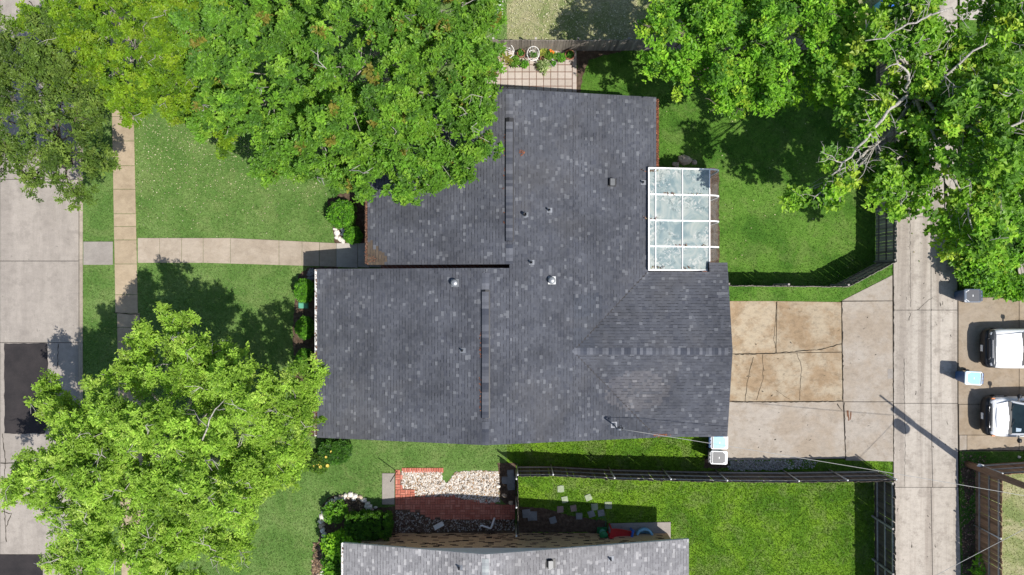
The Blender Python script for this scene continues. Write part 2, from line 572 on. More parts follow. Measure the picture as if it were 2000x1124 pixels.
HARD = []       # paved polygons, in metres: no grass grows here


def lawn(name, pts, mat, label, z=0.0):
    o = MB().prism(px_poly(pts), -0.15, z).build(name, mat)
    tag(o, label, kind='structure')
    return px_poly(pts)


L_park = lawn('grass_verge', [(162, -300), (220, -300), (226, 1400), (162, 1400)], M['grass_front'], 'narrow grass verge between the kerb and the sidewalk')
L_front = lawn('lawn', [(220, -300), (990, -300), (990, 100), (990, 975), (1008, 976), (1008, 1060), (1008, 1400), (226, 1400)], M['grass_front'], 'front lawn of both houses beside the sidewalk')
L_north = lawn('lawn', [(990, -300), (1743, -300), (1743, 98), (990, 98)], M['grass_dry'], 'dry pale lawn beyond the plank fence behind the patio')
L_back = lawn('lawn', [(990, 98), (1743, 98), (1743, 540), (1640, 590), (1420, 590), (990, 590)], M['grass_back'], 'back lawn by the glass sunroom')
L_strip = lawn('lawn', [(990, 590), (1420, 590), (1420, 898), (1743, 898), (1743, 916), (990, 910)], M['grass_side'], 'grass strip between the garage and the railed fence')
L_side = lawn('lawn', [(1008, 910), (1743, 916), (1743, 1400), (1008, 1400)], M['grass_side'], 'lush lime green lawn of the fenced neighbouring yard')
L_east = lawn('grass_verge', [(1874, 882), (2500, 882), (2500, 1400), (1874, 1400)], M['grass_dry'], 'pale patchy grass around the brown fence at the alley')
L_east3 = lawn('grass_verge', [(1874, 882.5), (2500, 882.5), (2500, 925), (1936, 925), (1936, 1400), (1874, 1400)], M['grass_back'], 'shaded green verge between the alley and the brown fence', 0.004)
L_east2 = lawn('grass_verge', [(1874, -300), (2500, -300), (2500, 581), (1874, 581)], M['grass_back'], 'overgrown grass verge beneath the tall tree by the alley')


def ragged(pts, step=6, amp=1.6):
    out = []
    n = len(pts)
    for i in range(n):
        a, b = Vector(pts[i]), Vector(pts[(i + 1) % n])
        k = max(1, int((b - a).length / step))
        for j in range(k):
            q = a.lerp(b, j / k)
            out.append((q.x + random.uniform(-amp, amp), q.y + random.uniform(-amp, amp)))
    return out


def soil(name, pts, label, z=0.012):
    pts = ragged(pts, 5, 1.4)
    o = MB().prism(px_poly(pts), -0.1, z).build(name, M['soil'])
    tag(o, label, kind='structure')
    HARD.append(px_poly(pts))


soil('soil_bed', [(640, 392), (660, 380), (722, 372), (730, 478), (655, 478), (648, 440)], 'mulched bed beside the front walkway')
soil('soil_bed', [(582, 540), (600, 524), (660, 520), (660, 860), (600, 850), (575, 740), (572, 640)], 'mulched bed with clipped shrubs along the front wall')
soil('soil_bed', [(628, 990), (640, 972), (672, 965), (705, 972), (724, 994), (770, 990), (1006, 1005), (1006, 1060), (660, 1200), (612, 1180), (612, 1100), (622, 1060)], 'stone edged bed of the neighbouring house')
soil('soil_path', [(972, 905), (1008, 905), (1008, 1000), (975, 975)], 'bare earth by the end of the railed fence')
soil('soil_bed', [(1375, 894), (1425, 900), (1425, 915), (1375, 914)], 'dark earth behind the two carts at the house corner', 0.008)
soil('soil_bed', [(1876, 915), (1900, 910), (1908, 940), (1890, 985), (1884, 960)], 'bare earth at the foot of the utility pole', 0.008)
soil('soil_bed', [(1880, 1030), (1905, 1010), (1912, 1060), (1896, 1130), (1880, 1120)], 'bare earth below the brown fence near the young plant', 0.008)
soil('soil_bed', [(1127, 97), (1235, 97), (1180, 108), (1150, 118), (1138, 150), (1133, 187), (1127, 187)], 'bare earth beside the tiled patio', 0.006)
soil('soil_bed', [(1014, 990), (1060, 992), (1110, 1006), (1186, 1018), (1186, 1040), (1012, 1040)], 'shaded bare earth with stepping stones against the tan wall', 0.008)
soil('soil_bed', [(1376, 328), (1404, 330), (1405, 520), (1378, 525)], 'bare earth strip along the sunroom wall', 0.008)


def inset(poly, g):
    c = Vector((sum(p[0] for p in poly) / len(poly), sum(p[1] for p in poly) / len(poly)))
    n = len(poly); out = []
    a = sum(poly[i][0] * poly[(i + 1) % n][1] - poly[(i + 1) % n][0] * poly[i][1] for i in range(n))
    if a < 0: poly = poly[::-1]
    for i in range(n):
        p0, p1, p2 = Vector(poly[i - 1]), Vector(poly[i]), Vector(poly[(i + 1) % n])
        d1 = (p1 - p0).normalized(); d2 = (p2 - p1).normalized()
        n1 = Vector((-d1.y, d1.x)); n2 = Vector((-d2.y, d2.x))
        k = 1 + n1.dot(n2)
        b = (n1 + n2) / max(k, 0.3)
        q = p1 + b * g
        out.append((q.x, q.y))
    return out


def paving(name, label, slabs, z, gap=0.012, base=None, base_z=None):
    """slabs: list of (pixel polygon, material); each becomes a child slab of one paved thing"""
    allp = [p for s, _ in slabs for p in px_poly(s)]
    e = empty(name, (sum(p[0] for p in allp) / len(allp), sum(p[1] for p in allp) / len(allp), 0))
    tag(e, label, kind='structure')
    bb = MB()
    for s, mt in slabs:
        pp = px_poly(s)
        HARD.append(pp)
        dz = random.uniform(-0.004, 0.004)
        q = inset(pp, gap)
        q2 = inset(pp, gap + 0.012)
        b = MB()
        n = len(q)
        vs = [(x, y, z - 0.11) for x, y in q] + [(x, y, z + dz - 0.01) for x, y in q] + [(x, y, z + dz) for x, y in q2]
        fs = [tuple(range(2 * n, 3 * n))]
        for l in (0, n):
            for i in range(n): fs.append((l + i, l + (i + 1) % n, l + n + (i + 1) % n, l + n + i))
        b.add(vs, fs)
        b.build('concrete_slab', mt, e)
        bb.sheet(pp, (z - 0.035) if base_z is None else base_z)
    bb.build('bedding', M['joint'], e)
    return e


def quad(x0, y0, x1, y1): return [(x0, y0), (x1, y0), (x1, y1), (x0, y1)]


# street
sl = []
ys = [-330, -170, -10, 150, 350, 510, 670, 906, 1085, 1260, 1450]
for i in range(len(ys) - 1):
    for a, b in ((-700, -350), (-350, -3), (-3, 151)):
        sl.append((quad(a, ys[i], b, ys[i + 1]), M['conc_street']))
street = paving('street', 'pale concrete street with dark asphalt patches', sl, -0.10, 0.012, base_z=-0.14)
# kerb
ke = empty('kerb', P(156, 560, 0)); tag(ke, 'concrete kerb along the street edge', kind='structure')
yy = [-330, -170, -10, 150, 350, 508, 670, 850, 1010, 1170, 1400]
for i in range(len(yy) - 1):
    x0a, x0b = 151 + 0 * i, 151
    b = MB()
    A = [P(151, yy[i] + 0.3), P(155, yy[i] + 0.3), P(162, yy[i] + 0.3)]
    B = [P(151, yy[i + 1] - 0.3), P(155, yy[i + 1] - 0.3), P(162, yy[i + 1] - 0.3)]
    prof = lambda Q: [(Q[0].x, Q[0].y, -0.14), (Q[0].x, Q[0].y, -0.09), (Q[1].x, Q[1].y, 0.0), (Q[1].x + 0.02, Q[1].y, 0.022), (Q[2].x, Q[2].y, 0.025), (Q[2].x, Q[2].y, -0.14)]
    a, c = prof(A), prof(B)
    b.add(a + c, [(k, (k + 1) % 6, 6 + (k + 1) % 6, 6 + k) for k in range(6)] + [tuple(range(5, -1, -1)), tuple(range(6, 12))])
    b.build('kerb_stone', M['kerb'], ke)
HARD.append(px_poly(quad(-700, -330, 162, 1450)))


def patch(pts, label):
    q = px_poly(ragged(pts, 9, .9))
    o = MB().prism(q, -0.13, -0.085).build('asphalt_patch', M['asphalt'])
    tag(o, label, kind='structure')


patch([(6, 672), (90, 671), (92, 760), (90, 835), (84, 848), (6, 848)], 'black asphalt patch in the street above the joint')
patch([(-60, 1086), (80, 1085), (84, 1200), (-60, 1200)], 'black asphalt patch at the lower edge of the street')


def crack(pts, parent, z, w=0.02, name='crack', mat=None):
    """an irregular dark crack lying in the slab surface"""
    P_ = []
    for i in range(len(pts) - 1):
        a, b = Vector(pts[i]), Vector(pts[i + 1])
        k = max(2, int((b - a).length / 5))
        for j in range(k):
            q = a.lerp(b, j / k)
            P_.append(P(q.x + random.uniform(-0.9, 0.9), q.y + random.uniform(-0.9, 0.9)))
    P_.append(P(*pts[-1]))
    b = MB(); vs = []; fs = []
    for i, p in enumerate(P_):
        d = (P_[min(i + 1, len(P_) - 1)] - P_[max(i - 1, 0)]).normalized()
        s = Vector((-d.y, d.x, 0)) * w * random.uniform(0.35, 1.0) * 0.5
        vs += [(p + s).to_tuple(), (p - s).to_tuple()]
    vs = [(x, y, z) for x, y, _ in vs]
    for i in range(len(P_) - 1): fs.append((2 * i, 2 * i + 1, 2 * i + 3, 2 * i + 2))
    b.add(vs, fs)
    return b.build(name, mat or M['joint'], parent)


for c in ([(112, 672), (110, 700), (111, 718)], [(2, 848), (8, 900), (4, 960), (10, 1060)], [(0, 906), (60, 904)], [(44, 880), (40, 900), (38, 926)], [(60, 10), (48, 30), (40, 46)], [(54, 0), (70, 18)], [(0, 1000), (20, 1005), (10, 1030)], [(120, 940), (118, 985)]):
    crack(c, street, -0.088, 0.05)

# sidewalk
sy = [-320, -240, -160, -80, 0, 60, 120, 180, 228, 276, 324, 370, 418, 443, 469, 516, 576, 612, 640, 686, 736, 786, 840, 900, 960, 1020, 1080, 1140, 1220, 1320]
wx = lambda y: (219 + (y - 240) * 0.0175, 262 + (y - 240) * 0.0215)
sl = []
for i in range(len(sy) - 1):
    a0, b0 = wx(sy[i]); a1, b1 = wx(sy[i + 1])
    off = 3 if 610 <= sy[i] else 0
    sl.append(([(a0 + off, sy[i]), (b0 + off, sy[i]), (b1 + off, sy[i + 1]), (a1 + off, sy[i + 1])], M['conc_walk']))
sidewalk = paving('sidewalk', 'tan concrete sidewalk running past the front lawns', sl, 0.03, 0.010)
crack([(224, 611), (250, 614), (272, 615)], sidewalk, 0.0365, 0.05)

# front walk
xs = [269, 312, 355, 397, 450, 545, 590, 624, 657]
top = lambda x: 465 if x < 455 else 465 + (x - 455) * 0.05
bot = lambda x: 514 if x < 400 else 514 + (x - 400) * 0.03
sl = [(quad(163, 472, 221, 518), M['conc_grey'])]
for i in range(len(xs) - 1):
    a, b = xs[i], xs[i + 1]
    sl.append(([(a, top(a)), (b, top(b)), (b, bot(b)), (a, bot(a))], M['conc_walk2']))
for a, b in ((657, 699), (699, 722), (722, 760)):
    sl.append(([(a, 475), (b, 475), (b, 524), (a, 522)], M['conc_pale']))
frontwalk = paving('front_walkway', 'concrete walkway from the kerb to the front door', sl, 0.034, 0.009)

# driveway
sl = [([(1400, 588), (1517, 588), (1515, 690), (1400, 692)], M['conc_drive']),
      ([(1517, 588), (1643, 590), (1644, 688), (1515, 690)], M['conc_drive']),
      ([(1400, 692), (1515, 690), (1644, 688), (1646, 784), (1400, 785)], M['conc_drive']),
      ([(1400, 785), (1646, 784), (1651, 896), (1410, 900)], M['conc_apron'])]
driveway = paving('driveway', 'tan stained concrete driveway with cracks behind the garage', sl, 0.03, 0.013)
sl = [([(1643, 588), (1743, 537), (1743, 588)], M['conc_apron']), ([(1643, 589), (1743, 588), (1744, 785), (1646, 785)], M['conc_apron']),
      ([(1646, 785), (1744, 785), (1745, 902), (1651, 900)], M['conc_apron'])]
apron = paving('driveway_apron', 'pale concrete apron joining the driveway to the alley', sl, 0.032, 0.013)
MB().sheet(px_poly(quad(1733, 721, 1743, 740)), 0.0375).build('patched_square', M['conc_grey'], apron)
for c, w_ in (([(1516, 590), (1515, 625), (1511, 660), (1516, 688)], 0.03), ([(1434, 693), (1500, 691), (1540, 688), (1600, 683), (1643, 672)], 0.06),
              ([(1471, 697), (1460, 740), (1455, 784)], 0.03), ([(1489, 693), (1490, 740), (1477, 782)], 0.03), ([(1556, 690), (1565, 716), (1561, 782)], 0.025),
              ([(1515, 763), (1542, 780)], 0.02), ([(1634, 788), (1644, 802)], 0.06)):
    crack(c, driveway, 0.037, w_)
crack([(1648, 786), (1650, 850), (1651, 896)], driveway, 0.039, 0.05)
crack([(1644, 590), (1645, 690), (1646, 783)], driveway, 0.039, 0.06)
crack([(1428, 785.5), (1540, 785), (1646, 784)], driveway, 0.040, 0.06)
for k in range(34):
    x, y = random.uniform(1430, 1735), random.uniform(600, 890)
    crack([(x, y), (x + random.uniform(-4, 4), y + random.uniform(-3, 3))], apron if x > 1652 else driveway, 0.0385, random.uniform(.02, .06), 'dirt_mark')
crack([(1745, 560), (1744, 700), (1745, 900)], apron, 0.0395, 0.05)
crack([(1655, 802), (1657, 822)], apron, 0.0385, 0.12, 'rust_mark', M['litter_brown'])
crack([(1661, 804), (1660, 820)], apron, 0.0385, 0.08, 'rust_mark', M['litter_brown'])

# alley
sl = []
ya = [-330, -150, 40, 230, 424, 606, 788, 952, 1130, 1320]
for i in range(len(ya) - 1):
    y0, y1 = ya[i], ya[i + 1]
    e0 = 1870 + max(0, (y0 - 900)) * 0.03; e1 = 1870 + max(0, (y1 - 900)) * 0.03
    sl.append(([(1744, y0), (1818, y0), (1818 + (3 if y1 > 900 else 0), y1), (1745, y1)], M['conc_alley']))
    sl.append(([(1818, y0), (e0, y0), (e1, y1), (1818 + (3 if y1 > 900 else 0), y1)], M['conc_alley']))
alley = paving('alley', 'streaked concrete alley between the back yards', sl, 0.02, 0.010)
crack([(1765, 700), (1766, 790), (1768, 870), (1766, 950)], alley, 0.0255, 0.025)
crack([(1790, 606), (1822, 580)], alley, 0.0255, 0.02)
crack([(1777, 430), (1778, 600)], alley, 0.0255, 0.02)
for k in range(40):
    x, y = random.uniform(1750, 1865), random.uniform(430, 1110)
    crack([(x, y), (x + random.uniform(-3, 3), y + random.uniform(-8, 8))], alley, 0.0265, random.uniform(.02, .05), 'dirt_mark')

# pad on the far side of the alley
sl = [(quad(1871, 581, 1990, 790), M['conc_pad']), (quad(1990, 581, 2300, 790), M['conc_pad']),
      (quad(1872, 790, 1990, 850), M['conc_pad']), (quad(1990, 790, 2300, 880), M['conc_pad']),
      (quad(1873, 850, 1888, 880), M['conc_apron']), (quad(1888, 850, 1990, 880), M['conc_pad'])]
pad = paving('parking_pad', 'tan concrete parking pad beneath the white vehicles', sl, 0.026, 0.010)
sl = [(quad(1874, -40, 2100, 40), M['conc_pale'])]
paving('parking_pad', 'pale concrete pad glimpsed through the branches at the top', sl, 0.024)
# neighbour's patio slabs
paving('patio_slab', 'plain concrete slab by the tan house under the toys', [([(1188, 1022), (1310, 1019), (1310, 1075), (1188, 1075)], M['conc_grey'])], 0.05)
o = paving('concrete_pad', 'single pale concrete slab at the end of the red brick path', [(quad(746, 924, 771, 986), M['conc_grey'])], 0.04)


def inside(poly, x, y):
    r = np.zeros(len(x), bool)
    n = len(poly)
    for i in range(n):
        x0, y0 = poly[i]; x1, y1 = poly[(i + 1) % n]
        if y0 == y1: continue
        c = ((y0 > y) != (y1 > y)) & (x < (x1 - x0) * (y - y0) / (y1 - y0) + x0)
        r ^= c
    return r


# ---------------------------------------------------------------- tiled patio
pat = empty('patio', P(1060, 140)); tag(pat, 'patio of pale square tiles with brown grout below the plank fence', kind='structure')
MB().prism(px_poly([(940, 99), (1126, 99), (1127, 190), (940, 190)]), -0.1, 0.02).build('grout_bed', M['patio_base'], pat)
HARD.append(px_poly([(930, 99), (1126, 99), (1127, 190), (930, 190)]))
b = MB().box((0, 0, 0), (0.335, 0.325, 0.03), 0, 0, None, 0.006)
tile0 = b.build('tile', M['patio_tile'], None)
bpy.data.objects.remove(tile0); tile_me = bpy.data.meshes['tile']
pl = root_loc(pat)
for i in range(12):
    for j in range(7):
        o = link('tile', tile_me, pat)
        v = P(1117.2 - 13.95 * i - 6.9, 113 + 13.9 * j - 6.5)
        o.location = (v.x - pl.x, v.y - pl.y, 0.027 + random.uniform(-.003, .003))
        o.rotation_euler = (random.uniform(-.008, .008), random.uniform(-.008, .008), random.uniform(-.015, .015))
bo = MB().box((0, 0, 0), (0.20, 0.41, 0.03), 0, 0, None, 0.006).build('edge_tile', M['patio_tile'], None)
bo_me = bo.data; bpy.data.objects.remove(bo)
for j in range(6):
    o = link('edge_tile', bo_me, pat)
    v = P(1122.0, 107 + 16 * j)
    o.location = (v.x - pl.x, v.y - pl.y, 0.026); o.rotation_euler = (0, 0, random.uniform(-.01, .01))

# ---------------------------------------------------------------- red brick path and white gravel
bp = empty('brick_path', P(880, 985)); tag(bp, 'red brick path laid in short runs beside the gravel', kind='structure')
brick_poly = px_poly([(772, 922), (785, 922), (785, 954), (808, 955), (809, 971), (880, 969), (1006, 990), (1006, 1015), (835, 1012), (818, 1000), (772, 994)])
edge_poly = px_poly([(785, 916), (863, 917), (863, 921), (785, 921)])
MB().sheet(brick_poly, 0.013).build('sand_bed', M['patio_base'], bp)
HARD += [brick_poly, edge_poly, px_poly([(772, 916), (975, 916), (975, 994), (772, 994)])]
bk = MB().box((0, 0, 0), (0.236, 0.108, 0.06), 0, 0, None, 0.010).build('brick', M['paver_red'], None)
bk_me = bk.data; bpy.data.objects.remove(bk)
bl = root_loc(bp)
g = 0.128
X0, Y0 = P2(770, 1016)
cnt = 0
bx0 = np.array([p[0] for p in brick_poly]); by0 = np.array([p[1] for p in brick_poly])
x = bx0.min()
row = 0
while x < bx0.max():
    y = by0.min()
    col_v = (row // 2) % 3 != 1
    while y < by0.max():
        # basket weave of pairs
        cell = (int((x - bx0.min()) / (2 * g)) + int((y - by0.min()) / (2 * g))) % 2
        for q in range(2):
            if cell == 0: cx, cy, rz = x + g, y + g * (0.5 + q), 0
            else: cx, cy, rz = x + g * (0.5 + q), y + g, math.pi / 2
            if inside(brick_poly, np.array([cx]), np.array([cy]))[0] and cnt < 298:
                o = link('brick', bk_me, bp); cnt += 1
                o.location = (cx - bl.x, cy - bl.y, 0.012 + random.uniform(-.006, .006))
                o.rotation_euler = (random.uniform(-.02, .02), random.uniform(-.02, .02), rz + random.uniform(-.03, .03))
        y += 2 * g
    x += 2 * g; row += 2
for i in range(17):
    o = link('edge_brick', bk_me, bp)
    v = P(787 + i * 4.8, 918.5)
    o.location = (v.x - bl.x, v.y - bl.y, 0.015); o.rotation_euler = (0, 0, math.pi / 2 + random.uniform(-.05, .05))


def pebbles(name, polys, n, smin, smax, palette, label, z=0.015, height=0.6):
    """loose stones, each a small squashed octahedron-like lump"""
    xs_, ys_ = [], []
    allp = np.array([p for q in polys for p in q])
    mn, mxx = allp.min(0), allp.max(0)
    got = 0
    while got < n:
        x = RNG.uniform(mn[0], mxx[0], n); y = RNG.uniform(mn[1], mxx[1], n)
        k = np.zeros(n, bool)
        for q in polys: k |= inside(q, x, y)
        xs_.append(x[k]); ys_.append(y[k]); got += k.sum()
    x = np.concatenate(xs_)[:n]; y = np.concatenate(ys_)[:n]
    base = np.array([(1, 0, 0), (0.3, 0.9, 0), (-0.7, 0.6, 0), (-0.8, -0.5, 0), (0.2, -0.95, 0), (0.25, 0.15, 1.0), (-0.3, -0.1, 0.85)])
    F = np.array([(0, 1, 5), (1, 2, 5), (2, 6, 5), (2, 3, 6), (3, 4, 6), (4, 5, 6), (4, 0, 5)])
    s = RNG.uniform(smin, smax, n); a = RNG.uniform(0, 6.283, n)
    V = np.repeat(base[None], n, 0) * np.stack([s, s * RNG.uniform(.5, 1, n), s * height * RNG.uniform(.5, 1.2, n)], 1)[:, None]
    V = V + RNG.normal(0, 1, V.shape) * (s[:, None, None] * 0.12)
    ca, sa = np.cos(a)[:, None], np.sin(a)[:, None]
    X = V[..., 0] * ca - V[..., 1] * sa + x[:, None]; Y = V[..., 0] * sa + V[..., 1] * ca + y[:, None]
    Z = np.maximum(V[..., 2], -0.004) + z
    W = np.stack([X, Y, Z], -1).reshape(-1, 3)
    FF = (F[None] + (np.arange(n) * 7)[:, None, None]).reshape(-1, 3)
    pal = np.array([p for p, _ in palette]); wt = np.array([q for _, q in palette]); wt = wt / wt.sum()
    C = pal[RNG.choice(len(pal), n, p=wt)] * RNG.uniform(0.75, 1.15, (n, 1))
    loc = (x.mean(), y.mean(), 0)
    o = np_mesh(name, W, FF, M['tint'], None, np.repeat(C, 7, 0), loc)
    o.location = loc
    return tag(o, label, 'gravel' if 'gravel' in name else 'litter', kind='stuff')


grav = [px_poly([(785, 921), (863, 921), (862, 935), (873, 945), (890, 922), (940, 920), (973, 921), (975, 980), (945, 983), (885, 969), (811, 970), (809, 954), (786, 953)])]
MB().sheet(grav[0], 0.011).build('gravel_bed', M['soil']); tag(bpy.data.objects['gravel_bed'], 'earth under the white gravel', kind='structure')
pebbles('white_gravel', grav, 7200, 0.022, 0.075, [((0.64, 0.60, 0.55), 7), ((0.42, 0.34, 0.26), 2.2), ((0.33, 0.21, 0.11), 1.8), ((0.15, 0.13, 0.11), 2)], 'white gravel spread beside the red brick path')
pebbles('grey_gravel', [px_poly([(772, 997), (812, 1000), (832, 1013), (1004, 1016), (1004, 1036), (772, 1040)])], 1900, 0.02, 0.055, [((0.40, 0.38, 0.35), 3), ((0.22, 0.16, 0.12), 3), ((0.10, 0.06, 0.045), 4)], 'dull gravel mixed with earth along the tan house wall')
pebbles('fence_gravel', [px_poly(ragged([(1426, 902), (1530, 901), (1538, 908), (1530, 918), (1426, 919)], 5, 2.5)), px_poly(ragged([(1550, 900), (1567, 900), (1563, 910), (1552, 912)], 4, 2))], 1900, 0.022, 0.055, [((0.40, 0.385, 0.36), 4), ((0.2, 0.17, 0.15), 3)], 'grey gravel heaped between the driveway and railed fence')
pebbles('scattered_gravel', [px_poly([(1422, 899), (1600, 899), (1590, 915), (1422, 921)])], 500, 0.02, 0.05, [((0.5, 0.48, 0.45), 5), ((0.3, 0.27, 0.24), 2)], 'loose grey stones strayed along the railed fence')
pebbles('bed_mulch_litter', [px_poly([(612, 1060), (645, 1060), (640, 1170), (605, 1170)]), px_poly([(640, 975), (715, 975), (720, 1000), (640, 1010)])], 1500, 0.03, 0.07, [((0.17, 0.11, 0.07), 4), ((0.34, 0.24, 0.16), 3), ((0.07, 0.05, 0.04), 3)], 'bark and twig litter in the stone edged bed', 0.015, 0.35)

# stepping stones
STEP = [(1095, 955, .34, 'flag_green', .05, 'pale square stepping stone nearest the railed fence'), (1103, 976, .32, 'flag_green', .2, 'tilted pale stepping stone just below the one nearest the fence'),
        (1149, 972, .33, 'flag_green', .4, 'turned pale stepping stone in the middle of the lawn group'), (1161, 990, .34, 'flag_green', .1, 'pale stepping stone half in the house shadow'),
        (1188, 987, .36, 'flag_green', .02, 'pale stepping stone farthest right of the lawn group'), (1094, 995, .34, 'flag_pink', .03, 'dusky pink stepping stone in the house shadow'),
        (1120, 993, .32, 'flag_pink', .12, 'pinkish stepping stone at the edge of the house shadow'), (1131, 1008, .34, 'flag_grey', .0, 'grey stepping stone in the shade below the pinkish pair'),
        (1155, 1004, .34, 'flag_grey', .35, 'bluish grey stepping stone beside the garden hose'), (1174, 1002, .34, 'flag_grey', .15, 'grey stepping stone touching the hose loop'),
        (1080, 1016, .34, 'flag_grey', .3, 'dark stepping stone sunk in the bare shaded earth'),
        (1028, 1003, .42, 'flag_grey', .1, 'upper left slab of the grey slab pair by the gate post'), (1040, 1008, .48, 'flag_grey', .05, 'large grey slab beside the thin cross fence'),
        (997, 924, .34, 'flag_grey', .05, 'topmost of four grey slabs by the fence corner'), (987, 938, .36, 'flag_grey', .02, 'leftmost of four grey slabs by the fence corner'),
        (999, 937, .36, 'flag_grey', -.05, 'right hand middle slab of four by the fence corner'), (998, 950, .38, 'flag_grey', .1, 'lowest of four grey slabs by the fence corner')]
for i, (x, y, s, mt, rz, lab) in enumerate(STEP):
    v = P(x, y)
    b = MB()
    pts = []
    for k, (ax, ay) in enumerate(((-1, -1), (0, -1.03), (1, -1), (1.03, 0), (1, 1), (0, 1.02), (-1, 1), (-1.02, 0))):
        q = Matrix.Rotation(rz, 2) @ Vector((ax * s / 2 * random.uniform(.92, 1.04), ay * s / 2 * random.uniform(.92, 1.04)))
        pts.append((v.x + q.x, v.y + q.y))
    pi_ = [(v.x + (a - v.x) * .93, v.y + (c - v.y) * .93) for a, c in pts]
    n = 8
    zt = 0.03 + 0.003 * (i % 4)
    b.add([(a, c, -0.03) for a, c in pts] + [(a, c, zt) for a, c in pts] + [(a, c, zt + 0.01) for a, c in pi_],
          [tuple(range(16, 24))] + [(l + k, l + (k + 1) % 8, l + 8 + (k + 1) % 8, l + 8 + k) for l in (0, 8) for k in range(8)])
    o = b.build('stepping_stone', M[mt], None, (v.x, v.y, 0))
    tag(o, lab, 'stepping stone', 'stepping stones in the fenced yard')
    HARD.append([(v.x + (a - v.x) * 1.05, v.y + (c - v.y) * 1.05) for a, c in pts])


def rock(name, c, s, mat, label=None, cat=None, group=None, parent=None, sq=0.6, seed=0):
    rr = random.Random(seed)
    b = MB()
    rings = [(1.0, -0.25), (1.05, 0.25), (0.82, 0.72), (0.42, 0.98)]
    n = 8
    vs = []
    offs = [rr.uniform(.78, 1.18) for _ in range(n)]
    for r, z in rings:
        for k in range(n):
            t = 2 * math.pi * k / n
            q = r * offs[k] * rr.uniform(.9, 1.1)
            vs.append((c[0] + math.cos(t) * q * s[0], c[1] + math.sin(t) * q * s[1], c[2] + z * s[2] * rr.uniform(.85, 1.12)))
    fs = [tuple(range(n * 3, n * 4))] + [(i * n + k, i * n + (k + 1) % n, (i + 1) * n + (k + 1) % n, (i + 1) * n + k) for i in range(3) for k in range(n)]
    b.add(vs, fs)
    o = b.build(name, mat, parent, None if parent else (c[0], c[1], 0))
    if label: tag(o, label, cat, group)
    return o


# stone edging of neighbour's bed: one border, each stone a part
ed = empty('stone_edging', P(640, 1000), 'curved edging of pale stones round the neighbouring bed', 'edging')
path = [(724, 996), (722, 990), (718, 983), (711, 977), (703, 971), (694, 969), (684, 966), (675, 967), (666, 970), (657, 974), (649, 979), (642, 985), (636, 992), (632, 1001), (629, 1010), (627, 1018), (628, 1027), (630, 1036), (633, 1045), (636, 1054), (639, 1063), (641, 1072), (643, 1081), (644, 1090), (645, 1099), (643, 1107), (638, 1113), (630, 1118), (622, 1124), (616, 1130)]
for i, (x, y) in enumerate(path):
    v = P(x, y)
    rock('edging_stone', (v.x, v.y, 0.02), (random.uniform(.11, .17), random.uniform(.10, .15), random.uniform(.10, .16)), M['stone_white'] if i % 4 else M['stone_tan'], parent=ed, seed=i)
    if 4 < i < 20 or i < 3:
        v = P(x + (1.5 if i > 9 else -1) * 3, y + 6)
        rock('edging_stone', (v.x, v.y, 0.02), (random.uniform(.08, .13), random.uniform(.08, .12), random.uniform(.08, .13)), M['stone_white'] if i % 3 else M['stone_tan'], parent=ed, seed=100 + i)
for i, (x, y, s, mt, lab) in enumerate([(734, 991, .10, 'stone_white', 'small lone white stone beside the clipped hedge'), (877, 1046, .13, 'stone_white', 'white stone leaning at the foot of the tan wall'),
                                         (1335, 314, .36, 'stone_tan', 'large tan boulder above the sunroom'), (1320, 322, .18, 'stone_tan', 'small tan rock left of the large boulder'),
                                         (1356, 318, .16, 'stone_tan', 'small tan rock right of the large boulder'), (1990, 893, .09, 'stone_white', 'small white stone by the brown fence'),
                                         (973, 950, .12, 'stone_white', 'white stone at the gravel edge near grey slabs'), (985, 968, .14, 'stone_tan', 'tan wedge stone between the gravel and cross fence'), (998, 982, .14, 'stone_tan', 'tan wedge stone next to the cross fence')]):
    v = P(x, y)
    rock('garden_stone', (v.x, v.y, 0.02), (s, s * .75, s * .7), M[mt], lab, 'stone', seed=300 + i)
rb = empty('white_rock_pile', P(664, 460), 'pile of white rocks between the round bush and walkway', 'rocks')
for i in range(26):
    x, y = random.uniform(651, 674), random.uniform(446, 473)
    if (x - 651) < (y - 446) * 0.35: continue
    v = P(x, y)
    rock('white_rock', (v.x, v.y, 0.02), (random.uniform(.07, .13), random.uniform(.06, .11), random.uniform(.06, .10)), M['stone_white'], parent=rb, seed=400 + i)
rb = empty('grey_rock_pile', P(607, 535), 'shaded grey rocks at the corner of the front wall', 'rocks')
for i in range(12):
    v = P(random.uniform(603, 614), random.uniform(526, 546))
    rock('grey_rock', (v.x, v.y, 0.02), (random.uniform(.08, .13), random.uniform(.08, .12), random.uniform(.08, .12)), M['flag_grey'], parent=rb, seed=450 + i)


# ---------------------------------------------------------------- roofs of shingles
SH_TPL = {}


def shingle_template(wd, ex, tint, lift, tag_):
    key = (tag_, wd)
    if key in SH_TPL: return SH_TPL[key]
    V = np.array([(0, 0, lift), (wd, 0, lift), (wd, ex, 0.004), (0, ex, 0.004), (0, 0, 0), (wd, 0, 0)], float)
    me = bpy.data.meshes.new('shingle')
    me.from_pydata([tuple(v) for v in V], [], [(0, 1, 2, 3), (4, 5, 1, 0), (4, 0, 3), (5, 2, 1)])
    at = me.attributes.new('tint', 'FLOAT_COLOR', 'POINT')
    c = np.ones((6, 4), np.float32); c[:, :3] = tint
    at.data.foreach_set('color', c.ravel())
    me.materials.append(M['shingle'])
    SH_TPL[key] = me
    return me


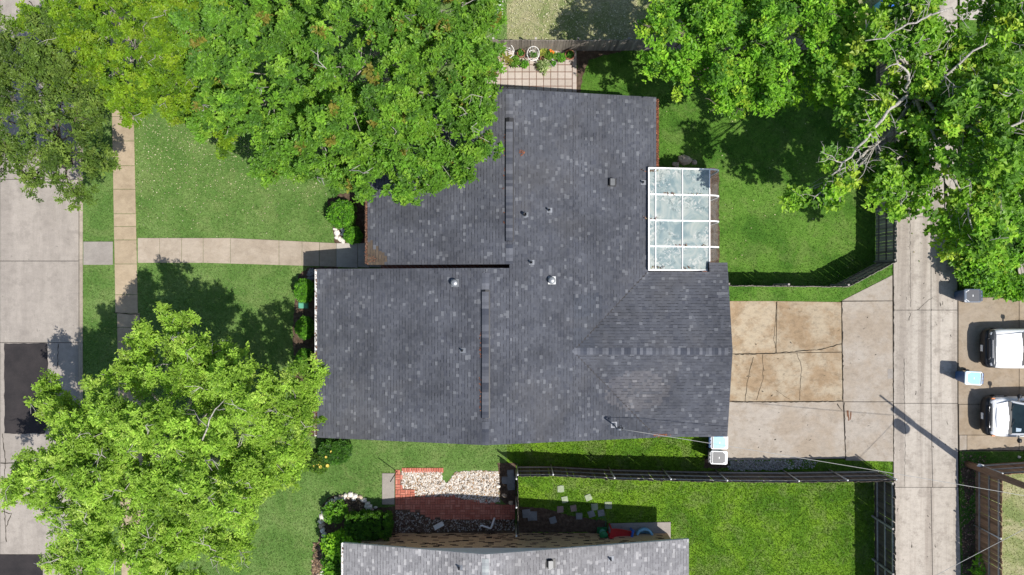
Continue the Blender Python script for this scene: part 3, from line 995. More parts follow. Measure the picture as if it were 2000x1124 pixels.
def roof_wear(p):
    """repaired and weathered areas of the main roof: (brightness, warmth)"""
    q = P(1245, 765, 2.95)
    d = ((p.x - q.x) / 1.5) ** 2 + ((p.y - q.y) / .95) ** 2
    if d < 1 and random.random() < .85: return 1.24, .06
    a, b = P(1122, 575, 3.3), P(1178, 690, 3.3)
    if a.x < p.x < b.x and b.y < p.y < a.y: return .84, -.03
    a, b = P(1190, 760, 3.0), P(1268, 848, 2.8)
    if a.x < p.x < b.x and b.y < p.y < a.y and p.x - a.x < (a.y - p.y) + .2: return .86, -.03
    q = P(735, 508, 2.65)
    if (p.x - q.x) + abs(p.y - q.y) * .9 < .55 and p.x < q.x + .6 and p.y < q.y + .9 and p.y > 1: return 1.05, .38
    a, b = P(1262, 200, 2.7), P(1130, 545, 3.0)
    return 1.0, 0.0


def shingle_slope(pieces, O, U, Vd, ex, palette, acc, singles, want, tag_, light_ids):
    """pieces: convex polygons in slope coordinates (u along courses, v up the slope).
    O origin, U unit along the course, Vd unit up the slope (world vectors)."""
    Nn = U.cross(Vd).normalized()
    if Nn.z < 0: Nn = -Nn
    pal = np.array([p for p, _ in palette]); wt = np.array([q for _, q in palette], float); wt /= wt.sum()
    widths = (0.12, 0.145, 0.17, 0.205)
    for poly in pieces:
        vmin = min(p[1] for p in poly); vmax = max(p[1] for p in poly)

        def span(v):
            us = []
            n = len(poly)
            for i in range(n):
                (u0, v0), (u1, v1) = poly[i], poly[(i + 1) % n]
                if (v0 <= v <= v1) or (v1 <= v <= v0):
                    if abs(v1 - v0) < 1e-9: us += [u0, u1]
                    else: us.append(u0 + (u1 - u0) * (v - v0) / (v1 - v0))
            return (min(us), max(us)) if us else None
        c0 = int(math.floor(vmin / ex)); c1 = int(math.ceil(vmax / ex))
        for c in range(c0, c1):
            va = max(c * ex, vmin + 1e-6); vb = min((c + 1) * ex, vmax - 1e-6)
            if vb - va < 0.01: continue
            sa, sb = span(va), span(vb)
            if sa is None or sb is None: continue
            lo, hi = min(sa[0], sb[0]), max(sa[1], sb[1])
            u = lo - random.uniform(0, 0.2)
            full = (vb - va) > ex * 0.98
            while u < hi:
                wd = random.choice(widths)
                k = int(RNG.choice(len(pal), p=wt))
                a0, a1 = max(u, sa[0]), min(u + wd, sa[1])
                b0, b1 = max(u, sb[0]), min(u + wd, sb[1])
                if a1 - a0 < 0.005 and b1 - b0 < 0.005:
                    u += wd; continue
                a1 = max(a1, a0); b1 = max(b1, b0)
                lift = 0.014 if (k in light_ids or random.random() < 0.5) else 0.008
                if full and k in light_ids and singles['n'] < want and a0 == u and a1 == u + wd and b0 == u and b1 == u + wd and random.random() < singles['p']:
                    me = shingle_template(wd, ex, pal[k], 0.014, tag_ + str(k))
                    o = link('shingle', me, singles['parent'])
                    org = O + U * u + Vd * va + Nn * 0.004
                    Mx = Matrix((U, Vd, Nn)).transposed().to_4x4()
                    Mx.translation = org - root_loc(singles['parent'])
                    o.matrix_local = Mx
                    singles['n'] += 1
                else:
                    jit = random.uniform(0.93, 1.07)
                    br_, wm_ = roof_wear(O + U * (a0 + wd / 2) + Vd * va) if tag_ == 'd' else (1.0, 0.0)
                    jit = jit * br_ * np.array([1 + wm_, 1.0, 1 - wm_])
                    pts = [O + U * a0 + Vd * va + Nn * (lift + .004), O + U * a1 + Vd * va + Nn * (lift + .004), O + U * b1 + Vd * vb + Nn * 0.004, O + U * b0 + Vd * vb + Nn * 0.004,
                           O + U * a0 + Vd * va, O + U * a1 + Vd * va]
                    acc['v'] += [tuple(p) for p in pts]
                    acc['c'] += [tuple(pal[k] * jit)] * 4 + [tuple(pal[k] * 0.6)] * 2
                if random.random() < 0.62 and b1 - b0 > .06:  # dark granule band, painted to imitate the shadow line under the next course
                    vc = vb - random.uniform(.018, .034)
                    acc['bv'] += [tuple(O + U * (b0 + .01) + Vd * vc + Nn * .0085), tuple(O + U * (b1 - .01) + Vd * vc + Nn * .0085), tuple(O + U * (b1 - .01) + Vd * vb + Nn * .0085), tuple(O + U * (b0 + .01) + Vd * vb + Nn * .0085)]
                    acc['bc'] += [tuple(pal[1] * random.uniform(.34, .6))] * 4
                u += wd


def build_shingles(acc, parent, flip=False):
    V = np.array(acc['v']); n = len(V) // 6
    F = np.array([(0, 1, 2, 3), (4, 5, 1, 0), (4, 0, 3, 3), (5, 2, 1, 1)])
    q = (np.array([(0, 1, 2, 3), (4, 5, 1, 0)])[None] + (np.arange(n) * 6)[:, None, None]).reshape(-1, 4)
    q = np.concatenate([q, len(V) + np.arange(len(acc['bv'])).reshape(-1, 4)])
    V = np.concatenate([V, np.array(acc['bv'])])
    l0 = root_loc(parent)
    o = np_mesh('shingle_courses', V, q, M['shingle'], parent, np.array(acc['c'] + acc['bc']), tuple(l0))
    tag(o, kind='stuff')
    return o


DARK_PAL = [((0.064, 0.068, 0.081), 30), ((0.069, 0.073, 0.086), 34), ((0.074, 0.078, 0.091), 24), ((0.081, 0.085, 0.098), 8), ((0.118, 0.123, 0.136), 5), ((0.057, 0.061, 0.075), 9)]
LIGHT_PAL = [((0.190, 0.186, 0.191), 34), ((0.205, 0.201, 0.206), 30), ((0.222, 0.218, 0.222), 20), ((0.172, 0.168, 0.174), 10), ((0.30, 0.293, 0.293), 9)]
EX = 0.142

house = empty('house', (0, 0, 0), 'large dark shingled house in the centre of the picture', 'house')
ZE = 2.6
SL = 0.194
XU, ZU = -0.12, 3.95           # upper ridge
XL = -1.2; ZL = ZU + SL * (XU - XL)
YN, YS = 9.03, -7.12
YUL = 1.06                     # south edge of upper front slope
YLN = 0.88                     # north edge of lower front slope
XE = XU + (ZU - ZE) / SL       # east eave
XWU = -6.85; SWU = (ZU - ZE) / (XU - XWU)
XWL = -9.24; SWL = (ZL - ZE) / (XL - XWL)
YG = -2.95; SG = 0.188; ZG = ZE + SG * (1.18 - YG); YGN = 1.18; YGS = YG - (YGN - YG); XG = 10.22
XGR = XU + (ZU - ZG) / SL      # garage ridge dies into the rear slope here
ez = lambda x: ZU - SL * (x - XU)
uz = lambda x: ZE + SWU * (x - XWU)
lz = lambda x: ZE + SWL * (x - XWL)
gz = lambda y: ZG - SG * abs(y - YG)


def roofz(x, y):
    if x >= XL and (y < YLN or x >= XU):
        z = ez(x)
        if YGS <= y <= YGN and x > XGR: z = max(z, gz(y)) if x < XE + 0.01 else gz(y)
        return z
    if y < YLN: return lz(x)
    return uz(x)


# walls
walls = MB()
walls.prism([(-6.25, 0.5), (6.3, 0.5), (6.3, 8.55), (-6.25, 8.55)], 0, 2.42)
walls.prism([(-8.75, -6.65), (6.297, -6.65), (6.297, 0.497), (-8.75, 0.497)], 0, 2.417)
walls.prism([(6.3, -6.6), (9.75, -6.6), (9.75, 0.72), (6.3, 0.72)], 0, 2.414)
walls.build('wall', M['brick_red'], house)


def gable_y(b, y0, y1, pts):      # pts (x,z) polygon
    n = len(pts)
    vs = [(x, y0, z) for x, z in pts] + [(x, y1, z) for x, z in pts]
    fs = [tuple(range(n)), tuple(range(2 * n - 1, n - 1, -1))] + [((i + 1) % n, i, n + i, n + (i + 1) % n) for i in range(n)]
    b.add(vs, fs)


for y0_, y1_, pts_ in ((8.40, 8.553, [(-6.2, 2.425), (6.2, 2.425), (XU, ZU - 0.17)]), (-6.653, -6.5, [(-8.7, 2.42), (6.2, 2.42), (XL, ZL - 0.17)]),
                       (0.70, 0.80, [(-8.7, 2.42), (XL, 2.42), (XL, ZL - 0.17), (-8.7, lz(-8.7) - 0.17)])):
    b = MB(); gable_y(b, y0_, y1_, pts_); b.build('gable_panel', M['white_trim'], house)
n_ = [(9.6, -6.5, 2.418), (9.6, 0.65, 2.418), (9.6, YG, ZG - 0.17)]
MB().add(n_ + [(9.753, y, z) for _, y, z in n_], [(0, 2, 1), (3, 4, 5), (0, 1, 4, 3), (1, 2, 5, 4), (2, 0, 3, 5)]).build('gable_panel', M['white_trim'], house)
for (a, z0, z1, sx) in ((P2(720, 497, 0), 0.05, 2.1, 0.06),):
    b = MB().box((-6.27, 1.6, 1.08), (0.06, 0.92, 2.05), 0, 0)
    d = b.build('door', M['wood_brown'], house)
    MB().lathe([(0.0, 0.03), (0.03, 0.025), (0.03, 0.0)], 8, (-6.34, 1.25, 1.0)).build('door_knob', M['steel'], d)
MB().box((9.77, YG, 1.1), (0.05, 4.9, 2.15)).build('garage_door', M['white_trim'], house)
for (cx, cy, sx, sy) in ((-8.77, -1.6, .05, 1.5), (-8.77, -4.8, .05, 1.5), (-6.27, 5.0, .05, 1.6), (6.32, 7.4, .05, 1.4), (0.8, 8.57, 1.6, .05), (-4.5, -6.67, 1.4, .05)):
    fr = MB().box((cx, cy, 1.45), (sx, sy, 1.2)).build('window', M['white_trim'], house)
    MB().box((cx + (-.02 if cx < 0 and sx < .1 else .02 if sx < .1 else 0), cy + (.02 if cy > 5 and sy < .1 else -.02 if sy < .1 else 0), 1.45), (max(sx - .0, .05) if sx < .1 else sx - .12, max(sy, .05) if sy < .1 else sy - .12, 1.08)).build('pane', M['car_glass'], fr)

# roof deck
deck = MB()
T = 0.13
deck.slab3([(XWU, YUL, ZE), (XU, YUL, ZU), (XU, YN, ZU), (XWU, YN, ZE)], T)
deck.slab3([(XWL, YS, ZE), (XL, YS, ZL), (XL, YLN, ZL), (XWL, YLN, ZE)], T)
deck.slab3([(XL, YS, ZL), (XU, YS, ZU), (XU, YLN, ZU), (XL, YLN, ZL)], T)
deck.slab3([(XU, YS, ZU), (XGR, YS, ez(XGR)), (XGR, YN, ez(XGR)), (XU, YN, ZU)], T)
deck.slab3([(XGR, YG, ez(XGR)), (XE, YGN, ZE), (XE, YN, ZE), (XGR, YN, ez(XGR))], T)
deck.slab3([(XGR, YS, ez(XGR)), (XE, YS, ZE), (XE, YGS, ZE), (XGR, YG, ez(XGR))], T)
deck.slab3([(XGR, YG, ZG), (XG, YG, ZG), (XG, YGN, ZE), (9.35, YGN, ZE), (9.35, 0.74, gz(.74)), (6.5, 0.74, gz(.74))], T)
deck.slab3([(XGR, YG, ZG), (XE, YGS, ZE), (XG, YGS, ZE), (XG, YG, ZG)], T)
roof = deck.build('roof', M['roof_under'], house)
MB().box((9.36, 0.97, 2.45), (0.03, 0.45, 0.28)).build('roof_end_trim', M['roof_under'], roof)

acc = {'v': [], 'c': [], 'bv': [], 'bc': []}
single = {'n': 0, 'p': 0.42, 'parent': roof}
LI = (4,)
cE = 1 / math.sqrt(1 + SL * SL)
# rear slope: origin at eave, u along -y?  use U=+y, V up the slope (-x, +z)
U = Vector((0, 1, 0)); Vd = Vector((-1, 0, SL)).normalized(); O = Vector((XE, 0, ZE))
sv = lambda x: (XE - x) / cE
shingle_slope([[(YS, sv(XU)), (YLN, sv(XU)), (YLN, sv(XL)), (YS, sv(XL))],
               [(YS, sv(XGR)), (YN, sv(XGR)), (YN, sv(XU)), (YS, sv(XU))],
               [(YGN, 0), (YN, 0), (YN, sv(XGR)), (YG, sv(XGR))],
               [(YS, 0), (YGS, 0), (YG, sv(XGR)), (YS, sv(XGR))]], O, U, Vd, EX, DARK_PAL, acc, single, 130, 'd', LI)
# lower front slope
c_ = 1 / math.sqrt(1 + SWL * SWL)
Vd = Vector((1, 0, SWL)).normalized(); U = Vector((0, -1, 0)); O = Vector((XWL, 0, ZE))
shingle_slope([[(-YS, 0), (-YLN, 0), (-YLN, (XL - XWL) / c_), (-YS, (XL - XWL) / c_)]], O, U, Vd, EX, DARK_PAL, acc, single, 220, 'd', LI)
# upper front slope
c_ = 1 / math.sqrt(1 + SWU * SWU)
Vd = Vector((1, 0, SWU)).normalized(); O = Vector((XWU, 0, ZE))
shingle_slope([[(-YN, 0), (-YUL, 0), (-YUL, (XU - XWU) / c_), (-YN, (XU - XWU) / c_)]], O, U, Vd, EX, DARK_PAL, acc, single, 240, 'd', LI)
# garage north slope and south slope
c_ = 1 / math.sqrt(1 + SG * SG)
U = Vector((-1, 0, 0)); Vd = Vector((0, -1, SG)).normalized(); O = Vector((0, YGN, ZE))
gv = (YGN - YG) / c_
v74 = (YGN - 0.74) / c_
xv = lambda y: XGR + (XE - XGR) * (y - YG) / (YGN - YG)
shingle_slope([[(-XG, 0), (-9.35, 0), (-9.35, v74), (-XG, v74)], [(-XG, v74), (-xv(0.74), v74), (-XGR, gv), (-XG, gv)]], O, U, Vd, EX, DARK_PAL, acc, single, 270, 'd', LI)
U = Vector((1, 0, 0)); Vd = Vector((0, 1, SG)).normalized(); O = Vector((0, YGS, ZE))
shingle_slope([[(XE, 0), (XG, 0), (XG, gv), (XGR, gv)]], O, U, Vd, EX, DARK_PAL, acc, single, 300, 'd', LI)
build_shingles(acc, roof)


def ridge_caps(parent, A, B, wside, tints, sl_a, sl_b, step=0.145, lift=0.03):
    """bent cap shingles along a ridge from A to B; sl_a, sl_b slopes on the two sides"""
    A, B = Vector(A), Vector(B)
    d = (B - A); L = d.length; d.normalize()
    s = Vector((-d.y, d.x, 0)).normalized()
    tmpl = []
    for t in tints:
        me = bpy.data.meshes.new('ridge_cap')
        st = step * 1.25
        vs = []
        for a, z in ((0.0, 0.0), (st, -0.008)):
            for q in (-1, 0, 1):
                off = s * wside * q
                zz = z + lift - (wside * (sl_a if q < 0 else sl_b) if q else 0)
                vs.append(d * a + off + Vector((0, 0, zz)))
            for q in (-1, 0, 1):
                off = s * wside * q
                zz = z + lift - 0.02 - (wside * (sl_a if q < 0 else sl_b) if q else 0)
                vs.append(d * a + off + Vector((0, 0, zz)))
        me.from_pydata([v.to_tuple() for v in vs], [], [(0, 1, 7, 6), (1, 2, 8, 7), (0, 3, 4, 1), (1, 4, 5, 2), (2, 5, 11, 8), (0, 6, 9, 3), (6, 7, 10, 9), (7, 8, 11, 10)])
        at = me.attributes.new('tint', 'FLOAT_COLOR', 'POINT')
        c = np.ones((12, 4), np.float32); c[:, :3] = t
        at.data.foreach_set('color', c.ravel())
        me.materials.append(M['shingle'])
        tmpl.append(me)
    rl = root_loc(parent)
    for i in range(int(L / step)):
        o = link('ridge_cap', random.choice(tmpl), parent)
        o.location = A + d * (i * step) - rl + Vector((0, 0, 0.0015 * (i % 2)))


CAPD = [(0.058, 0.063, 0.078), (0.072, 0.077, 0.092), (0.086, 0.091, 0.107), (0.046, 0.051, 0.066), (0.108, 0.113, 0.130)]
ridge_caps(roof, (XGR - 0.1, YG, ZG), (XG - 0.1, YG, ZG), 0.16, CAPD, SG, SG)
ridge_caps(roof, (XU, 7.75, ZU), (XU, YN - .2, ZU), 0.16, CAPD, SL, SL)
ridge_caps(roof, (XU, YUL, ZU), (XU, 2.05, ZU), 0.16, CAPD, SL, SL)
ridge_caps(roof, (XL, -0.1, ZL), (XL, YLN - .2, ZL), 0.16, CAPD, SL, SL)
ridge_caps(roof, (XL, YS, ZL), (XL, -6.0, ZL), 0.16, CAPD, SL, SL)


def ridge_vent(name, x, z, y0, y1):
    wv = 0.17
    b = MB()
    vs = []
    for y in (y0, y1):
        vs += [(x - wv, y, z - wv * SL - 0.01), (x - wv, y, z - wv * SL + 0.075), (x, y, z + 0.10), (x + wv, y, z - wv * SL + 0.075), (x + wv, y, z - wv * SL - 0.01)]
    b.add(vs, [(k, k + 1, 6 + k, 5 + k) for k in range(4)] + [(4, 3, 2, 1, 0), (5, 6, 7, 8, 9)])
    for q in (-1, 1):      # dark open slot on either side of the vent
        xa, xb2 = x + q * (wv - .005), x + q * (wv + .035)
        za, zb2 = z - (wv - .005) * SL + .026, z - (wv + .035) * SL + .022
        b.add([(xa, y0, za), (xb2, y0, zb2), (xb2, y1, zb2), (xa, y1, za)], [(0, 1, 2, 3) if q > 0 else (3, 2, 1, 0)])
    v = b.build(name, M['black'], roof)
    ridge_caps(v, (x, y0 + .02, z + 0.087), (x, y1 - .1, z + 0.087), 0.155, CAPD, SL * .65, SL * .65, lift=0.022)


for yv in (YGN, YGS):
    a_ = Vector((XGR, YG, ZG + .012)); b_ = Vector((XE, yv, ZE + .012)) if yv < 0 else Vector((xv(.74), .74, gz(.74) + .012))
    dd = (b_ - a_).normalized(); sd = Vector((-dd.y, dd.x, 0)) * .03
    MB().add([(a_ + sd).to_tuple(), (a_ - sd).to_tuple(), (b_ - sd).to_tuple(), (b_ + sd).to_tuple()], [(0, 1, 2, 3)]).build('valley_flashing', M['roof_under'], roof)
ridge_vent('ridge_vent', XU, ZU, 2.1, 7.7)
ridge_vent('ridge_vent', XL, ZL, -5.9, -0.12)


def gutter(parent, A, B, z, mat, litter=None, seed=0, dens=260, out=1):
    """open trough along an eave running in y; out=+-1 is the outward x direction"""
    b = MB()
    x0 = A[0]; w_ = 0.11 * out
    prof = [(x0 + 0.005 * out, z), (x0 + 0.005 * out, z - 0.10), (x0 + w_, z - 0.10), (x0 + w_ + .015 * out, z + 0.0), (x0 + w_, z), (x0 + w_ - .012 * out, z - 0.088), (x0 + 0.017 * out, z - 0.088), (x0 + 0.017 * out, z)]
    n = len(prof)
    vs = [(px_, A[1], pz) for px_, pz in prof] + [(px_, B[1], pz) for px_, pz in prof]
    b.add(vs, [(k, (k + 1) % n, n + (k + 1) % n, n + k) for k in range(n)] + [tuple(range(n)), tuple(range(2 * n - 1, n - 1, -1))])
    g_ = b.build('gutter', mat, parent)
    if litter:
        L = abs(B[1] - A[1]); k = int(L * dens)
        y = RNG.uniform(min(A[1], B[1]) + .05, max(A[1], B[1]) - .05, k)
        xx = x0 + out * RNG.uniform(0.01, 0.115, k); zz = z - 0.03 + RNG.uniform(0, 0.045, k)
        dirv = RNG.normal(0, 1, (k, 3)) * np.array([1, 1, .4]); dirv /= np.linalg.norm(dirv, axis=1)[:, None]
        up = RNG.normal(0, .35, (k, 3)) + np.array([0, 0, 1])
        s = np.cross(dirv, up); s /= np.linalg.norm(s, axis=1)[:, None]
        c = np.stack([xx, y, zz], 1); ln = RNG.uniform(.03, .06, k)[:, None]
        V = np.stack([c - dirv * ln, c + s * ln * .5, c + dirv * ln, c - s * ln * .5], 1).reshape(-1, 3)
        F = np.arange(4 * k).reshape(-1, 4)
        pal = np.array(litter)
        C = np.repeat(pal[RNG.integers(0, len(pal), k)] * RNG.uniform(.6, 1.25, (k, 1)), 4, 0)
        o = np_mesh('leaf_litter', V, F, M['tint'], g_, C, tuple(root_loc(g_)))
        tag(o, kind='stuff')
    return g_


REDS = [(0.22, 0.075, 0.04), (0.16, 0.06, 0.035), (0.27, 0.11, 0.055), (0.10, 0.045, 0.03)]
BRNS = [(0.13, 0.07, 0.045), (0.08, 0.05, 0.035), (0.20, 0.12, 0.085), (0.17, 0.075, 0.045)]
gutter(house, (XWL, YS + .05), (XWL, -3.0), ZE - 0.01, M['white_trim'], BRNS, 1, 220, -1)
gutter(house, (XWL, -2.98), (XWL, YLN - .02), ZE - 0.01, M['white_trim'], BRNS, 2, 25, -1)
gutter(house, (XWU, YUL + .05), (XWU, YN - .1), ZE - 0.01, M['brick_dark'], BRNS, 3, 240, -1)
gutter(house, (XE, 5.7), (XE, YN - .05), ZE - 0.01, M['brick_dark'], REDS, 4, 420, 1)


def roof_litter(cx, cy, n, sx, sy, pal, parent, flat=False, zz=None):
    x = RNG.normal(cx, sx, n); y = RNG.normal(cy, sy, n)
    z = np.array([(roofz(a, c) if zz is None else zz) + 0.03 for a, c in zip(x, y)])
    dirv = RNG.normal(0, 1, (n, 3)) * np.array([1, 1, .2]); dirv /= np.linalg.norm(dirv, axis=1)[:, None]
    s = np.cross(dirv, RNG.normal(0, .2, (n, 3)) + np.array([0, 0, 1])); s /= np.linalg.norm(s, axis=1)[:, None]
    c = np.stack([x, y, z], 1); ln = RNG.uniform(.025, .06, n)[:, None]
    V = np.stack([c - dirv * ln, c + s * ln * .5, c + dirv * ln, c - s * ln * .5], 1).reshape(-1, 3)
    C = np.repeat(np.array(pal)[RNG.integers(0, len(pal), n)] * RNG.uniform(.7, 1.25, (n, 1)), 4, 0)
    o = np_mesh('fallen_leaves', V, np.arange(4 * n).reshape(-1, 4), M['tint'], parent, C, tuple(root_loc(parent)) if parent else (cx, cy, 0))
    return tag(o, kind='stuff')


v = P(1020, 298, 3.9); roof_litter(v.x, v.y, 26, .06, .06, REDS, roof)
for y in (-2.2, -2.7, -3.0, -4.2, -5.0, -5.4): roof_litter(XL - .22, y, 7, .05, .16, REDS, roof)
for y in (3.2, 4.6, 5.5, 6.6): roof_litter(XU - .23, y, 7, .03, .35, REDS, roof)
roof_litter(XWU + .2, 1.3, 30, .12, .1, BRNS, roof)
v = P(1287, 848, 2.5); roof_litter(v.x, v.y + .02, 170, .28, .05, REDS, roof, zz=2.60)


# roof fittings: things fixed to the roof are parts of the house
def up_at(px, py, z=3.4):
    v = P(px, py, z)
    for _ in range(4): v = P(px, py, roofz(v.x, v.y))
    return v


def dome_vent(px, py, parent, v=None):
    v = v or up_at(px, py)
    b = MB().box((v.x + .02, v.y, v.z + .02), (.36, .36, .012), 0, 0, Matrix.Rotation(SL if v.x > XL else -SL, 3, 'Y')) \
        .lathe([(.10, 0), (.10, .16), (.165, .17), (.17, .20), (.15, .24), (.10, .275), (.0, .285)], 18, (v.x, v.y, v.z))
    b.build('dome_vent', M['dome'], parent)


def pipe_vent(px, py, r, h, parent, v=None, sgn=None):
    v = v or up_at(px, py)
    sg = sgn if sgn is not None else (SL if v.x > XL else -SL)
    f = MB().box((v.x + .03, v.y, v.z + .02), (.26, .22, .01), 0, 0, Matrix.Rotation(sg, 3, 'Y')).lathe([(r * 2.1, .02), (r * 1.25, .11), (r * 1.1, .12)], 14, (v.x, v.y, v.z)).build('vent_flashing', M['flash'], parent)
    MB().lathe([(r, 0), (r, h), (r * .8, h), (r * .8, h - .12), (0, h - .12)], 14, (v.x, v.y, v.z)).build('vent_pipe', M['dark_metal'], f)


def box_vent(px, py, parent, v=None, mat=None, s=.30):
    v = v or up_at(px, py)
    b = MB().box((v.x + .03, v.y, v.z + .02), (s * 1.35, s * 1.25, .015), 0, 0, Matrix.Rotation(SL, 3, 'Y'))
    b.box((v.x - .10, v.y, v.z + .10), (.02, s, .16)).box((v.x + .02, v.y - s / 2, v.z + .10), (.24, .02, .16)).box((v.x + .02, v.y + s / 2, v.z + .10), (.24, .02, .16))
    b.box((v.x + .035, v.y, v.z + .185), (.22, s + .03, .018), 0, 1, Matrix.Rotation(SL, 3, 'Y'))
    b.build('box_vent', [M['black'], mat or M['cart_grey']], parent)


dome_vent(888, 553, roof); dome_vent(1077, 548, roof)
pipe_vent(1025, 420, .075, .34, roof); pipe_vent(1072, 411, .045, .30, roof); pipe_vent(1037, 513, .05, .26, roof)
pipe_vent(903, 685, .04, .22, roof); pipe_vent(1255, 357, .04, .24, roof)
box_vent(1194, 357, roof)
# service mast
v = up_at(1199, 830)
mast_top = Vector((v.x, v.y, v.z + 1.0))
b = MB().tube([v, mast_top, mast_top + Vector((.05, 0, .08)), mast_top + Vector((.16, 0, .06))], [.035, .035, .04, .05], 10)
b.lathe([(.11, .015), (.06, .09), (.04, .11)], 12, (v.x, v.y, v.z)).box((v.x, v.y, v.z + .02), (.3, .28, .01), 0, 0, Matrix.Rotation(SL, 3, 'Y'))
b.build('service_mast', M['flash'], roof)
b = MB()
for k in range(3):
    b.tube([mast_top + Vector((.16, -.03 + .03 * k, .05)), mast_top + Vector((.28, -.06 + .07 * k, -.05)), mast_top + Vector((.22, .12 - .1 * k, -.22)), mast_top + Vector((.05, .04, -.25))], .012, 6)
b.build('drip_loop', M['cable'], roof)
# box on garage corner wall
MB().box((9.2, -6.68, 1.4), (.35, .12, .5)).build('meter_box', M['cart_grey'], house)

# ---------------------------------------------------------------- sunroom
sun_ = empty('sunroom', (8.2, 3.2, 0), 'white framed glass sunroom with curved eave behind the house', 'sunroom')
SX0, SX1 = 6.44, 9.42
SY0, SY1 = 0.80, 5.66
SZ0, SZ1 = 2.83, 2.42
sz = lambda x: SZ0 + (SZ1 - SZ0) * (x - SX0) / (SX1 - SX0)
ybars = [SY1 - .02, P(0, 381, 2.6).y, P(0, 431.5, 2.6).y, P(0, 482, 2.6).y, SY0 + .02]
xb = [SX0, P(1280, 0, 2.75).x, P(1333, 0, 2.65).x, SX1]
curve = [(SX1, SZ1), (9.62, 2.38), (9.80, 2.29), (9.93, 2.14), (9.99, 1.95), (10.0, 1.7), (10.0, 0.5)]
fr = MB()
for y in ybars:
    pts = [(SX0, sz(SX0)), (SX1, SZ1)] + curve[1:]
    w2 = .032
    vs = []
    for i, (x, z) in enumerate(pts):
        vs += [(x, y - w2, z + .03), (x, y + w2, z + .03), (x, y + w2, z - .04), (x, y - w2, z - .04)]
    # offset outward on the curve
    for i in range(len(pts)):
        if i >= 2:
            k = min(1, (i - 1) / 3)
            for j, s_ in ((0, 1), (1, 1), (2, -1), (3, -1)):
                x, yy_, z = vs[i * 4 + j]
                vs[i * 4 + j] = (pts[i][0] + .035 * k * s_, yy_, pts[i][1] + .035 * (1 - k) * s_)
    fs = [(i * 4 + a, i * 4 + (a + 1) % 4, i * 4 + 4 + (a + 1) % 4, i * 4 + 4 + a) for i in range(len(pts) - 1) for a in range(4)]
    fr.add(vs, fs + [(3, 2, 1, 0)])
frame = fr.build('rafter_frame', M['white_plastic'], sun_)
b = MB()
for i, x in enumerate(xb):
    ww = .055 if i in (0, 3) else .04
    b.box((x, (SY0 + SY1) / 2, sz(x) + .022), (ww, SY1 - SY0 - .01, .05))
b.build('purlin', M['white_plastic'], sun_)
MB().box((10.0, (SY0 + SY1) / 2, .25), (.12, SY1 - SY0 - .02, .5)).build('knee_wall', M['wood_brown'], sun_)
b = MB()
for y in (SY0 + .03, SY1 - .03): b.box(((SX0 + 10.0) / 2, y, .25), (3.5, .10, .5))
b.build('side_wall', M['brick_red'], sun_)
for y in (SY0 + .03, SY1 - .03):
    MB().add([(SX0 + .1, y, .5), (9.9, y, .5), (9.9, y, 2.0), (9.4, y, 2.36), (SX0 + .1, y, 2.74)], [(0, 1, 2, 3, 4)]).build('side_glass', M['clear_glass'], sun_)
for i in range(4):
    ya_, yb_ = ybars[i], ybars[i + 1]
    for j in range(3):
        xa, xb_ = xb[j], xb[j + 1]
        b = MB().slab3([(xa + .02, ya_ - .02, sz(xa + .02)), (xb_ - .02, ya_ - .02, sz(xb_ - .02)), (xb_ - .02, yb_ + .02, sz(xb_ - .02)), (xa + .02, yb_ + .02, sz(xa + .02))], .008)
        b.build('roof_pane', M['roof_glass'], sun_)
    vs = []
    for (x, z) in curve: vs += [(x + .0, ya_ - .03, z), (x + .0, yb_ + .03, z)]
    MB().add(vs, [(2 * k, 2 * k + 1, 2 * k + 3, 2 * k + 2) for k in range(len(curve) - 1)], 0, True).build('curved_pane', M['clear_glass'], sun_)
for (x, y, n) in ((6.6, 5.5, 26), (7.3, ybars[1] + .05, 30), (8.55, ybars[1] + .06, 12), (6.55, ybars[2] + .1, 16), (7.9, ybars[3] + .05, 20), (8.9, ybars[3] + .06, 10), (6.7, .95, 24), (8.2, .95, 16)):
    roof_litter(x, y, n, .22, .035, BRNS + [(.25, .24, .12)], sun_, zz=sz(x) - .005)
MB().box(((6.3 + 10) / 2, (SY0 + SY1) / 2, .05), (3.5, SY1 - SY0, .10)).build('floor', M['wood_floor'], sun_)
# a bench and table glimpsed through the glass
t = empty('garden_table', (7.9, 3.1, .1), 'low wooden table blurred beneath the sunroom glass', 'table')
MB().box((7.9, 3.1, .78), (.9, 1.3, .05)).build('table_top', M['wood_brown'], t)
for a in (-1, 1):
    for c in (-1, 1): MB().box((7.9 + a * .38, 3.1 + c * .58, .43), (.06, .06, .66)).build('leg', M['wood_brown'], t)
t = empty('wooden_bench', (9.6, 3.2, .1), 'brown wooden bench along the curved sunroom glass', 'bench')
for k in range(3): MB().box((9.50 + k * .14, 3.2, .50), (.12, 3.6, .04)).build('seat_plank', M['wood_brown'], t)
for y in (1.6, 3.2, 4.8): MB().box((9.64, y, .29), (.36, .06, .38)).build('leg', M['wood_brown'], t)

